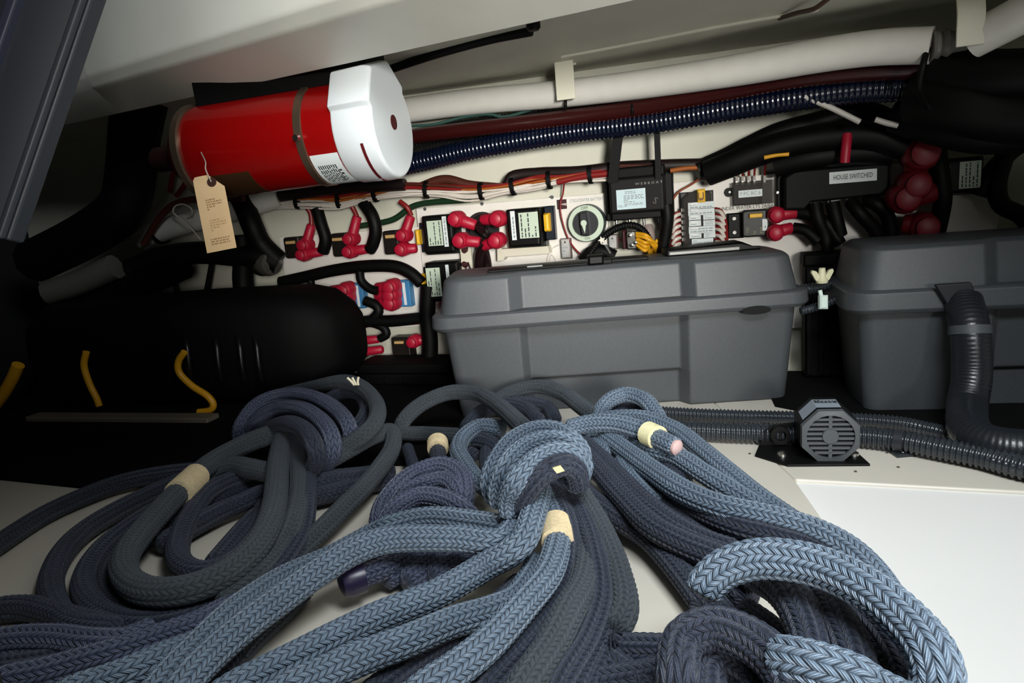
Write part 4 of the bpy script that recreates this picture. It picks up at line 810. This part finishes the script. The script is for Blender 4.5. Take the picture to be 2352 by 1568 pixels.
# black motor housing with ribs and yellow cables
mo = yawframe((0, 0, 0), 12.0); q = fl(480, 948); mo.O = np.array((q[0], q[1], 0))
ul_, _ = mo.px(60, 900); ur_, _ = mo.px(770, 900); zt_ = mo.px(560, 668, -.06)[1]
t = thing('thruster_motor', 'big black motor housing in the dark left of the locker', 'motor', mo.pt((ul_+ur_)/2, 0, -.1))
def mring(u, s_, k=20): return [mo.pt(u, max(.004, zt_*.5+zt_*.5*s_*(1 if math.sin(a) > 0 else 1)*abs(math.sin(a))**.6*(1 if math.sin(a) > 0 else -1)), -.11+.11*s_*abs(math.cos(a))**.6*(1 if math.cos(a) > 0 else -1)) for a in np.linspace(0, 2*math.pi, k, endpoint=False)]
b = MB(); b.loft([mring(ul_, .8), mring(ul_+.03, .98), mring(ul_+(ur_-ul_)*.55, 1.0), mring(ur_-.10, .98), mring(ur_-.05, .88), mring(ur_-.015, .66), mring(ur_, .5)]); b.build('casing', mat('soft black casing', '#050505', .7, spec=.15), t, smooth=60)
for x, dx in [(432, 0), (500, 0), (553, 0), (592, 4)]:
    b = MB(); b.tube([mo.at(x-8, 770, -.01), mo.at(x-2, 800, .004), mo.at(x+3, 840, .008), mo.at(x+10, 872, .004)], .006, 10); b.build('rib', mat('rib black', '#0a0a0b', .35), t)
for i, pp in enumerate([[(424, 808), (410, 830), (412, 856), (440, 885), (475, 908), (490, 928), (482, 942), (456, 946)], [(198, 808), (193, 840), (205, 880), (222, 915), (228, 932)], [(42, 838), (28, 870), (8, 905), (-10, 930)]]):
    b = MB(); b.tube([mo.at(x, y, .02) for x, y in pp], [.0062, .0062, .011][i], 12); b.build('power_cable', YELW, label=['bright yellow S-shaped cable on the black motor housing', 'dim yellow cable left of the S-shaped one', 'dull yellow cable at the left edge of the photo'][i], cat='cable', group='yellow cables on the motor housing', smooth=60)
b = MB(); q0, q1 = fl(60, 972), fl(478, 976); sfm = yawframe((q0[0], q0[1], 0), -math.degrees(math.atan2(q1[1]-q0[1], q1[0]-q0[0]))); Lp = np.linalg.norm(q1-q0)
b.box(sfm, 0, Lp, 0, .012, -.03, .0, .002); b.build('mounting_plank', mat('dull tan plank', '#6e6558', .6), label='dull tan plank on the floor in front of the black motor housing', cat='plank')

for i, (pp, r) in enumerate([([(2110, 215, .17), (2200, 235, .2), (2300, 255, .21), (2430, 262, .22), (2700, 260, .22), (3000, 255, .22)], .040), ([(2150, 150, .20), (2230, 165, .22), (2320, 170, .24), (2440, 160, .25), (2700, 140, .25), (3000, 120, .25)], .030), ([(2060, 262, .12), (2150, 290, .15), (2260, 310, .17), (2400, 302, .18), (2700, 300, .18), (3000, 300, .18)], .026), ([(2130, 110, .25), (2120, 150, .26), (2112, 200, .25), (2130, 240, .22), (2180, 300, .2)], .004)]):
    cable('dark_duct', ['fat black duct leaving at the right edge below the white hose', 'black duct just under the right end of the white hose', 'black duct above the dim far right relay', 'thin black wire hanging from the fitting at the end of the white hose'][i], pp, r, BLACKM, 'duct' if i < 3 else 'wire')  # thick black tubes added so the upper right corner goes dark
# ================================================================== ropes
PITCHR = .0058; NC = 16
def braid_material(name, col, dark, worn=0.0):
    m = bpy.data.materials.new(name); m.use_nodes = True; nt = m.node_tree; N = nt.nodes; Lk = nt.links; bs = N['Principled BSDF']
    def math_(op, a, c=None, d=None):
        n = N.new('ShaderNodeMath'); n.operation = op
        for i, x in enumerate((a, c, d)):
            if x is None: continue
            if isinstance(x, (int, float)): n.inputs[i].default_value = x
            else: Lk.new(x, n.inputs[i])
        return n.outputs[0]
    uv = N.new('ShaderNodeUVMap'); uv.uv_map = 'braid'; sp = N.new('ShaderNodeSeparateXYZ'); Lk.new(uv.outputs[0], sp.inputs[0])
    u, v = sp.outputs[0], sp.outputs[1]
    c = math_('FLOOR', u); a = math_('FRACT', u); par = math_('MODULO', c, 2.0); s = math_('MULTIPLY_ADD', par, 2.0, -1.0)
    sh = math_('MULTIPLY', math_('MULTIPLY', s, .85), math_('SUBTRACT', a, .5))
    bb = math_('FRACT', math_('ADD', math_('ADD', v, sh), 100.0))
    hb = math_('POWER', math_('SINE', math_('MULTIPLY', bb, math.pi)), .5)
    ha = math_('POWER', math_('SINE', math_('MULTIPLY', a, math.pi)), .35)
    h = math_('MULTIPLY', hb, math_('MULTIPLY_ADD', ha, .75, .25))
    yarn = math_('ABSOLUTE', math_('SINE', math_('MULTIPLY', bb, 3*math.pi)))
    H = math_('MULTIPLY', h, math_('MULTIPLY_ADD', yarn, .3, .7))
    tc = N.new('ShaderNodeTexCoord'); nz = N.new('ShaderNodeTexNoise'); nz.inputs['Scale'].default_value = 45; nz.inputs['Detail'].default_value = 5; Lk.new(tc.outputs['Object'], nz.inputs['Vector'])
    nz2 = N.new('ShaderNodeTexNoise'); nz2.inputs['Scale'].default_value = 1400; nz2.inputs['Detail'].default_value = 2; Lk.new(tc.outputs['Object'], nz2.inputs['Vector'])
    H2 = math_('ADD', math_('MULTIPLY', H, 1-worn*.55), math_('MULTIPLY', nz2.outputs['Fac'], .12+worn*.5))
    bp = N.new('ShaderNodeBump'); bp.inputs['Strength'].default_value = .9; bp.inputs['Distance'].default_value = .0024; Lk.new(H2, bp.inputs['Height']); Lk.new(bp.outputs[0], bs.inputs['Normal'])
    mx = N.new('ShaderNodeMix'); mx.data_type = 'RGBA'; mx.inputs[6].default_value = (*lin(dark), 1); mx.inputs[7].default_value = (*lin(col), 1)  # shade in the gaps between picks is put into the colour
    Lk.new(math_('MULTIPLY', H, math_('MULTIPLY_ADD', nz.outputs['Fac'], .5, .75)), mx.inputs[0]); Lk.new(mx.outputs[2], bs.inputs['Base Color'])
    bs.inputs['Roughness'].default_value = .42+.35*worn; bs.inputs['Specular IOR Level'].default_value = .6
    bs.inputs['Sheen Weight'].default_value = .12; bs.inputs['Sheen Roughness'].default_value = .4; bs.inputs['Sheen Tint'].default_value = (.7, .8, 1, 1)
    return m
RB = braid_material('navy braided rope', '#7d91a6', '#0c1320')
RP = braid_material('violet navy braided rope', '#59617c', '#0f1220')  # same navy rope, its dimmer lighting put into the colour
RW = braid_material('worn grey navy rope', '#444d53', '#14191e', .8)  # older rope, with wear and dim light both in the colour
RD = braid_material('dark navy rope', '#2b3347', '#080a11', .35)  # same navy rope, darkened in colour for strands lying in shade
TRIS = [0]
def rope(t, pts, h=.015, r=.0117, m=None, hi=1.0, name='rope_strand', parent=None):
    """pts: pixel track on the floor plane; (x, y) or (x, y, height of the rope centre)"""
    P = [fl(p[0], p[1], (p[2] if len(p) > 2 else h)) for p in pts]
    for e_, n_ in ((0, 1), (-1, -2)):            # strands that leave the picture carry on across the floor
        if pts[e_][1] > 1555 or pts[e_][0] < -10:
            d_ = P[e_]-P[n_]; d_[2] = 0; d_ = d_/np.linalg.norm(d_); q_ = P[e_]+d_*.06; q2 = P[e_]+d_*.13; q_[2] = max(.013, P[e_][2]-.012); q2[2] = max(.013, P[e_][2]-.035)
            P = [q2, q_]+P if e_ == 0 else P+[q_, q2]
    C = catmull(P, 16); d0 = np.mean([np.linalg.norm(p-CAM) for p in P])
    near = d0 < .78
    step = .0013 if near else .0019; seg = 64 if near else 40
    C, s = resample(C, step); T, X, Y = frames(C)
    k = seg+1; uu = np.linspace(0, NC, k); vv = s/PITCHR
    a = np.mod(uu, 1.0); a[np.isclose(np.mod(uu, 1), 1)] = 0; par = np.mod(np.floor(uu+1e-9), 2); sg = par*2-1
    bb = np.mod(vv[:, None]+(sg*.85*(a-.5))[None, :]+100, 1)
    Hh = np.sqrt(np.sin(np.pi*bb))*(.25+.75*np.abs(np.sin(np.pi*a))**.35)[None, :]
    rnd_ = np.random.RandomState(len(P)*17+int(abs(P[0][0])*1e4) % 999)
    wob = 1+.03*np.interp(s, np.linspace(0, s[-1]+1e-6, 12), rnd_.uniform(-1, 1, 12))
    RR = (r*wob)[:, None]-.0012+.0014*Hh
    # close the ends
    e = np.minimum(s, s[-1]-s); endf = np.clip(e/.004, 0, 1)**.5; RR = RR*(.35+.65*endf)[:, None]
    th = np.linspace(0, 2*np.pi, k)
    V = C[:, None, :]+RR[:, :, None]*(np.cos(th)[None, :, None]*X[:, None, :]+np.sin(th)[None, :, None]*Y[:, None, :])
    n = len(C); V = V.reshape(-1, 3)-ORG[t.name]
    I = (np.arange(n-1)[:, None]*k+np.arange(seg)[None, :]).reshape(-1); Q = np.stack([I, I+1, I+k+1, I+k], 1)
    caps = [list(range(seg))[::-1], list(range((n-1)*k, (n-1)*k+seg))]
    me = bpy.data.meshes.new(name); nf = len(Q)+2
    li = np.concatenate([Q.reshape(-1), np.array(caps[0]), np.array(caps[1])]).astype(np.int32)
    ls = np.concatenate([np.arange(len(Q))*4, [len(Q)*4, len(Q)*4+seg]]).astype(np.int32); lt = np.concatenate([np.full(len(Q), 4), [seg, seg]]).astype(np.int32)
    me.vertices.add(len(V)); me.vertices.foreach_set('co', V.astype(np.float32).ravel())
    me.loops.add(len(li)); me.loops.foreach_set('vertex_index', li)
    me.polygons.add(nf); me.polygons.foreach_set('loop_start', ls); me.polygons.foreach_set('loop_total', lt); me.polygons.foreach_set('use_smooth', np.ones(nf, bool))
    UVv = np.stack(np.meshgrid(uu, vv), -1).reshape(-1, 2)
    uvl = me.uv_layers.new(name='braid'); uvl.data.foreach_set('uv', UVv[li].astype(np.float32).ravel())
    me.update(calc_edges=True); me.materials.append(m or RB)
    o = bpy.data.objects.new(name, me); COL.objects.link(o); o.parent = t; ORG[o.name] = ORG[t.name]; TRIS[0] += len(Q)*2
    return o
def whip(t, x0, y0, x1, y1, h, r, parent=None, m=TWINE, name='whipping'):
    P, Q = fl(x0, y0, h), fl(x1, y1, h); d = Q-P; L = np.linalg.norm(d); d /= L; prof = []
    k = max(4, int(L/.0016))
    for i in range(k): prof += [(r+.0010, L*i/k), (r+.0017, L*(i+.5)/k)]
    b = MB(); b.lathe(P, d, [(r-.002, -.0003)]+prof+[(r-.002, L+.0003)], 20); return b.build(name, m, parent or t, smooth=70)
# ---- coil in the middle
t = thing('rope_coil', 'hank of braided navy rope in the middle tied with a fat knot', 'rope', fl(1150, 1250), 'hanks of braided dock rope')
CB = t
# lit strands fanning to the lower left
rope(t, [(1240, 1120, .075), (1222, 1190, .07), (1193, 1253, .06), (1108, 1304, .045), (1006, 1362, .045), (870, 1416, .045), (768, 1465, .045), (690, 1505, .045), (600, 1550, .045), (510, 1600, .045)])
rope(t, [(1190, 1190, .055), (1150, 1243, .055), (1040, 1236, .058), (904, 1238, .06), (819, 1262, .06), (734, 1313, .058), (640, 1380, .055), (560, 1440, .055), (480, 1510, .055), (410, 1590, .055)])
rope(t, [(1200, 1190, .05), (1170, 1210, .05), (1091, 1200, .05), (989, 1190, .05), (904, 1208, .045), (850, 1232, .035), (760, 1280, .03), (650, 1330, .035), (562, 1386, .042), (504, 1436, .045), (440, 1500, .045), (370, 1575, .045)])
rope(t, [(1240, 1290, .03), (1190, 1370, .03), (1130, 1401, .034), (1040, 1428, .04), (938, 1470, .045), (836, 1508, .045), (734, 1552, .045), (640, 1600, .045)])
s5 = rope(t, [(1235, 1080, .06), (1258, 1140, .058), (1279, 1195, .055), (1281, 1245, .054), (1258, 1321, .054), (1203, 1389, .055), (1125, 1474, .055), (1040, 1542, .055), (960, 1600, .055)])
whip(t, 1278, 1202, 1281, 1246, .055, .0122, s5)
rope(t, [(1275, 1090, .05), (1322, 1168, .045), (1346, 1243, .042), (1340, 1338, .042), (1305, 1406, .045), (1261, 1491, .042), (1200, 1585, .04)], m=RW)
rope(t, [(1240, 1090, .06), (1290, 1180, .055), (1310, 1260, .045), (1300, 1340, .035), (1270, 1400, .03), (1200, 1490, .03), (1120, 1580, .03)], m=RD)
rope(t, [(1298, 1085, .06), (1362, 1185, .05), (1400, 1263, .042), (1425, 1338, .035), (1432, 1400, .03), (1408, 1452, .025)], m=RW)
rope(t, [(1270, 1090, .05), (1330, 1180, .05), (1363, 1270, .045), (1377, 1372, .035), (1346, 1474, .03), (1285, 1580, .03)], m=RD)
rope(t, [(1350, 1230, .03), (1390, 1320, .025), (1405, 1400, .02), (1385, 1480, .018), (1340, 1580, .018)], m=RD)
rope(t, [(1200, 1340, .016), (1140, 1400, .016), (1060, 1462, .016), (972, 1512, .016), (880, 1580, .016)], m=RD)
rope(t, [(700, 1345, .016), (640, 1405, .016), (560, 1480, .016), (500, 1560, .016)], m=RD)
# fringe at a cut end
b = MB()
for k in range(26):
    P = fl(1408+random.uniform(-14, 10), 1452+random.uniform(-8, 10), .025+random.uniform(-.01, .01)); b.tube([P, P+np.array((random.uniform(-.004, .008), random.uniform(-.012, -.004), random.uniform(-.012, .002)))], .0009, 5)
b.build('frayed_end', mat('frayed navy fibre', '#1a1f2c', .9), t, kind='stuff')
# knot wraps
rope(t, [(1140, 1150, .05), (1126, 1110, .07), (1138, 1065, .085), (1172, 1018, .095), (1222, 990, .1), (1272, 988, .1), (1310, 1008, .095), (1336, 1040, .08), (1330, 1080, .06)], r=.0104)
rope(t, [(1150, 1165, .06), (1145, 1120, .08), (1164, 1072, .1), (1203, 1032, .108), (1250, 1013, .112), (1290, 1014, .11), (1322, 1036, .1), (1338, 1070, .085), (1325, 1105, .07)], r=.0104)
rope(t, [(1172, 1185, .065), (1170, 1140, .085), (1190, 1100, .105), (1228, 1062, .115), (1266, 1042, .118), (1300, 1042, .115), (1324, 1060, .105), (1332, 1090, .09), (1310, 1120, .075)], r=.0104)
rope(t, [(1196, 1190, .06), (1200, 1152, .08), (1225, 1110, .1), (1258, 1080, .11), (1296, 1066, .11), (1322, 1082, .1), (1330, 1120, .08)], r=.0104, m=RD)
b = MB(); P = fl(1283, 1078, .125); b.prism(Frame(P, RT, UP, -FW), [(-.005, .0015), (.0015, .0035), (.005, -.001), (-.0015, -.003)], -.002, .001); b.build('tape_tab', mat('cream tape', '#b9b088', .6), t)
# folded violet bights left of the knot
rope(t, [(868, 1208, .03), (880, 1160, .04), (912, 1118, .05), (955, 1086, .055), (1014, 1068, .06), (1058, 1090, .055), (1070, 1135, .045), (1060, 1170, .035)], m=RP, r=.0102)
rope(t, [(880, 1215, .035), (905, 1172, .045), (960, 1140, .05), (1016, 1144, .05), (1062, 1168, .045), (1085, 1190, .035)], m=RP, r=.0102)
rope(t, [(900, 1185, .035), (930, 1135, .045), (972, 1112, .05), (1018, 1102, .052), (1046, 1118, .05), (1060, 1150, .042)], m=RP, r=.0102)
rope(t, [(880, 1230, .02), (950, 1195, .025), (1020, 1180, .028), (1080, 1200, .025)], m=RD)
for pts in [[(795, 1335, .03), (840, 1318, .03), (890, 1298, .028), (930, 1275, .02)], [(880, 1330, .018), (930, 1300, .018), (960, 1270, .018)], [(930, 1340, .016), (985, 1300, .016), (1010, 1265, .016)], [(990, 1330, .016), (1040, 1300, .016), (1080, 1270, .016)]]:
    rope(t, pts, m=RP)
b = MB(); P = fl(785, 1338, .03); Q = fl(835, 1322, .03); b.lathe(P, Q-P, [(.004, -.003), (.0125, 0), (.0148, .006), (.0142, np.linalg.norm(Q-P))], 20); b.build('taped_tip', mat('violet shrink sleeve', '#2a2340', .35), t)
# loops behind the knot
rope(t, [(1060, 1000, .02), (978, 996, .02), (925, 992, .03), (928, 965, .045), (968, 928, .06), (1030, 902, .07), (1092, 903, .075), (1130, 920, .08), (1168, 950, .085), (1205, 985, .085)], r=.011, m=RW)
rope(t, [(1160, 985, .06), (1105, 980, .06), (1067, 1003, .055), (1053, 1033, .05), (1068, 1066, .045), (1094, 1102, .04), (1130, 1126, .035)], r=.011)
rope(t, [(1130, 935, .05), (1152, 912, .055), (1194, 894, .06), (1245, 888, .065), (1296, 905, .065), (1347, 942, .06), (1390, 972, .05)], r=.011, m=RW)
rope(t, [(1070, 985, .04), (1100, 950, .045), (1150, 930, .05), (1207, 938, .05), (1240, 970, .045)], r=.0108, m=RD)
rope(t, [(1150, 925, .045), (1200, 925, .045), (1255, 935, .04), (1275, 965, .035)], r=.0108, m=RD)
rope(t, [(1070, 1050, .03), (1100, 1035, .03), (1150, 1030, .03)], r=.0108, m=RD)
rope(t, [(1085, 1010, .045), (1120, 1015, .045), (1160, 1040, .04)], r=.0108, m=RD)
rope(t, [(1135, 1000, .04), (1120, 1050, .035), (1130, 1110, .03)], r=.0108, m=RD)
st = rope(t, [(1010, 1068, .03), (1006, 1045, .035), (1005, 1018, .04)], r=.011, m=RD)
whip(t, 1006, 1030, 1005, 1016, .041, .0120, st)
rope(t, [(952, 1078, .015), (943, 1050, .02), (935, 1025, .025)], r=.008, m=RD)
# ---- left coil
t = thing('rope_coil', 'worn greyish rope hank at the left with a long looped tail', 'rope', fl(600, 1200), 'hanks of braided dock rope')
rope(t, [(548, 1010, .03), (556, 972, .055), (590, 930, .075), (645, 908, .085), (702, 908, .09), (757, 930, .088), (795, 965, .08), (805, 1005, .06), (780, 1040, .035), (740, 1050, .02)], m=RP, r=.0108)
rope(t, [(566, 1005, .03), (590, 966, .06), (640, 938, .082), (694, 940, .094), (737, 966, .094), (762, 1004, .084), (762, 1046, .062), (735, 1075, .035), (700, 1080, .02)], m=RP, r=.0108)
rope(t, [(585, 1010, .03), (618, 985, .06), (660, 972, .085), (697, 985, .092), (720, 1016, .088), (728, 1050, .07), (712, 1080, .045), (680, 1085, .02)], m=RD, r=.0108)
rope(t, [(650, 905, .045), (715, 890, .06), (788, 876, .08), (832, 890, .085), (862, 922, .085), (866, 958, .08), (842, 992, .07), (780, 1035, .05), (715, 1080, .035)], m=RW, r=.0112)
rope(t, [(740, 925, .05), (790, 900, .062), (826, 905, .067), (842, 935, .067), (830, 968, .06), (795, 1008, .05), (745, 1050, .04)], r=.0105, m=RD)
b = MB()
for dx in (-4, 0, 5):
    P = fl(818+dx, 884, .095); b.tube([P, P+np.array((dx*.0004-.002, 0, .006)), P+np.array((dx*.0012-.004, 0, .012))], .0018, 6)
b.build('frayed_strand', mat('cream fibre', '#e6ddc4', .8), t)
mn = rope(t, [(655, 985, .06), (620, 998, .06), (564, 1020, .055), (490, 1060, .05), (430, 1112, .048), (350, 1195, .045), (292, 1270, .042), (290, 1325, .04), (345, 1358, .04), (440, 1352, .042), (535, 1308, .045), (600, 1238, .05), (630, 1160, .055), (640, 1060, .06), (655, 990, .06)], r=.0130, m=RW)
whip(t, 452, 1092, 408, 1134, .048, .0140, mn)
rope(t, [(640, 1100, .04), (617, 1085, .045), (576, 1076, .045), (538, 1070, .042), (490, 1085, .035), (460, 1110, .03)], m=RW, r=.0125)
rope(t, [(670, 985, .06), (684, 1060, .05), (689, 1120, .045), (676, 1197, .04), (645, 1262, .03), (580, 1330, .03), (500, 1390, .025)], m=RW)
rope(t, [(690, 990, .05), (703, 1070, .045), (702, 1146, .04), (692, 1222, .03), (655, 1290, .025), (590, 1360, .02)], m=RD)
rope(t, [(660, 1000, .05), (662, 1080, .04), (665, 1150, .035), (650, 1230, .025), (610, 1290, .02)], m=RD)
rope(t, [(905, 1080, .02), (839, 1092, .025), (770, 1100, .03), (714, 1112, .03), (610, 1132, .025), (551, 1156, .022), (500, 1178, .02), (409, 1228, .018), (358, 1255, .016)], m=RD)
rope(t, [(900, 1100, .016), (839, 1112, .018), (780, 1127, .02), (714, 1142, .02), (640, 1160, .018), (590, 1188, .016), (528, 1255, .016), (490, 1300, .016)], m=RD)
rope(t, [(720, 1078, .04), (760, 1055, .045), (806, 1029, .05), (860, 1000, .055), (900, 992, .055), (898, 1035, .045), (850, 1103, .035), (793, 1162, .03), (730, 1225, .025), (660, 1290, .02), (590, 1345, .018)], r=.011, m=RW)
rope(t, [(560, 1090, .03), (477, 1132, .03), (430, 1197, .028), (408, 1262, .025), (424, 1302, .025), (477, 1315, .025), (540, 1282, .025), (590, 1220, .025), (610, 1160, .025)], m=RD)
rope(t, [(600, 1075, .02), (420, 1140, .02), (260, 1240, .018), (195, 1330, .016), (225, 1400, .016), (330, 1432, .016), (470, 1405, .018), (600, 1320, .018)], m=RD)
rope(t, [(560, 1060, .02), (380, 1120, .016), (200, 1215, .016), (120, 1320, .016), (150, 1420, .016), (280, 1450, .016)], m=RD)
rope(t, [(640, 1090, .016), (440, 1170, .016), (300, 1260, .016), (250, 1330, .016), (290, 1390, .016), (400, 1400, .02), (520, 1360, .022)], m=RD)
rope(t, [(520, 1075, .02), (400, 1085, .02), (290, 1105, .018), (204, 1135, .016), (102, 1182, .014), (0, 1247, .014), (-60, 1290, .014)], m=RD)
rope(t, [(-40, 1405, .016), (60, 1395, .016), (160, 1420, .016), (280, 1450, .016)], m=RD)
# ---- lower left ends of the middle coil
t = CB
rope(t, [(-60, 1490, .03), (0, 1478, .03), (60, 1470, .03), (136, 1470, .03), (204, 1478, .03), (285, 1478, .028), (360, 1450, .025)], r=.0130, m=RP)
rope(t, [(-20, 1575, .035), (102, 1545, .035), (190, 1520, .035), (272, 1496, .035), (375, 1462, .032), (470, 1428, .028), (560, 1380, .02)], m=RP)
rope(t, [(150, 1600, .04), (238, 1566, .04), (310, 1538, .04), (385, 1508, .036), (477, 1470, .03), (560, 1420, .025)])
rope(t, [(-40, 1545, .02), (60, 1530, .02), (180, 1510, .02)], m=RD)
# ---- right coil
t = thing('rope_coil', 'clean navy rope hank running to big loops in the lower right corner', 'rope', fl(1750, 1250), 'hanks of braided dock rope')
rope(t, [(1368, 975, .05), (1378, 945, .06), (1402, 918, .07), (1440, 906, .072), (1480, 918, .07), (1504, 946, .06), (1520, 975, .05)], r=.0108)
rope(t, [(1395, 960, .045), (1420, 938, .05), (1452, 930, .052), (1482, 945, .048), (1495, 970, .04)], r=.0108, m=RD)
ra = rope(t, [(1300, 985, .065), (1360, 972, .07), (1420, 973, .072), (1480, 990, .07), (1510, 1006, .07), (1556, 1028, .068)], r=.011)
whip(t, 1487, 994, 1512, 1006, .0705, .0120, ra, mat('pale yellow tape', '#c9c39a', .6, noise=.1, nscale=400))
b = MB(); P = fl(1553, 1027, .0685); Q = fl(1563, 1031, .068); b.lathe(P, Q-P, [(.0085, -.001), (.0085, .002), (.006, .004), (.002, .005)], 16); b.build('sealed_tip', mat('pinkish sealed tip', '#c9a9a6', .5), ra)
rope(t, [(1300, 1005, .05), (1360, 995, .05), (1420, 1000, .052), (1480, 1012, .05), (1530, 1040, .05)], r=.011)
rope(t, [(1330, 978, .055), (1400, 962, .06), (1480, 962, .06), (1555, 990, .058), (1615, 1036, .055), (1675, 1086, .05), (1735, 1136, .045), (1795, 1180, .04), (1860, 1225, .035)], r=.011)
rope(t, [(1460, 1010, .05), (1500, 1030, .055), (1555, 1048, .055), (1615, 1086, .052), (1675, 1124, .048), (1730, 1158, .042), (1790, 1200, .035)], r=.011)
rope(t, [(1370, 985, .05), (1400, 1008, .05), (1440, 1038, .052), (1495, 1078, .055), (1570, 1128, .058), (1660, 1165, .06), (1780, 1192, .06), (1870, 1220, .058), (1945, 1260, .055), (2000, 1310, .05), (2040, 1370, .045), (2060, 1440, .04)])
rope(t, [(1490, 1090, .04), (1540, 1125, .042), (1600, 1165, .045), (1690, 1205, .05), (1780, 1228, .05), (1870, 1255, .048), (1940, 1300, .045), (1985, 1360, .04)], m=RD)
rope(t, [(1310, 1010, .05), (1375, 1078, .048), (1435, 1145, .045), (1495, 1205, .042), (1570, 1248, .04), (1660, 1285, .04), (1740, 1330, .04)], m=RD)
rope(t, [(1340, 1018, .05), (1414, 1090, .048), (1480, 1156, .045), (1555, 1213, .042), (1620, 1245, .04), (1690, 1270, .04)], m=RD)
rope(t, [(1325, 1120, .03), (1390, 1169, .028), (1435, 1199, .026), (1495, 1238, .022), (1560, 1310, .02), (1620, 1390, .018)], m=RD)
rope(t, [(1400, 1080, .03), (1470, 1130, .03), (1560, 1190, .03), (1650, 1240, .03), (1720, 1290, .03)], m=RD)
rope(t, [(1520, 1150, .025), (1600, 1200, .025), (1680, 1250, .025), (1780, 1290, .025)], m=RD)
rope(t, [(1428, 1060, .04), (1450, 1100, .04), (1480, 1135, .036), (1520, 1170, .03)], r=.0115)
rope(t, [(1365, 1020, .04), (1385, 1035, .042), (1402, 1050, .04)], r=.0115)
rope(t, [(1520, 1050, .04), (1545, 1085, .038), (1575, 1110, .036)], r=.0115, m=RD)
rope(t, [(1560, 1270, .016), (1600, 1330, .016), (1640, 1390, .016), (1690, 1450, .016)], m=RD)
rope(t, [(1600, 1255, .02), (1660, 1310, .02), (1720, 1380, .02)], m=RD)
# big loops bottom right
rope(t, [(1612, 1370, .075), (1632, 1332, .085), (1680, 1298, .095), (1764, 1282, .102), (1886, 1302, .105), (2007, 1362, .105), (2100, 1445, .1), (2146, 1515, .095), (2152, 1575, .085), (2130, 1640, .07)], r=.0130)
rope(t, [(1740, 1320, .06), (1790, 1350, .065), (1828, 1393, .068), (1858, 1460, .065), (1870, 1530, .06), (1865, 1600, .05)], m=RD, r=.0125)
rope(t, [(1850, 1335, .06), (1895, 1380, .065), (1930, 1436, .068), (1960, 1510, .065), (1975, 1590, .06)], m=RD, r=.0125)
rope(t, [(1945, 1385, .055), (2005, 1430, .06), (2050, 1480, .06), (2085, 1550, .055), (2095, 1620, .05)], m=RD, r=.0125)
rope(t, [(1780, 1510, .085), (1830, 1518, .09), (1890, 1534, .092), (1967, 1562, .09), (2040, 1605, .085)], r=.0125)
rope(t, [(1565, 1600, .06), (1556, 1540, .07), (1566, 1480, .075), (1605, 1448, .08), (1663, 1444, .082), (1740, 1480, .082), (1800, 1540, .08), (1830, 1610, .075)], m=RD, r=.0130)
rope(t, [(1620, 1600, .05), (1625, 1540, .055), (1670, 1510, .06), (1730, 1540, .06), (1770, 1600, .055)], m=RD, r=.0125)
rope(t, [(1380, 1486, .02), (1450, 1492, .02), (1540, 1495, .025), (1590, 1510, .03)], m=RD)
rope(t, [(1370, 1505, .016), (1410, 1530, .016), (1460, 1570, .016), (1500, 1620, .016)], m=RD)
rope(t, [(1450, 1560, .018), (1520, 1550, .02), (1580, 1560, .02), (1640, 1590, .02)], m=RD)
rope(t, [(2040, 1400, .03), (2080, 1470, .03), (2100, 1550, .03), (2095, 1640, .03)], m=RD)
rope(t, [(1700, 1400, .02), (1770, 1450, .02), (1830, 1520, .02), (1880, 1600, .02)], m=RD)
print('ROPE TRIS', TRIS[0])
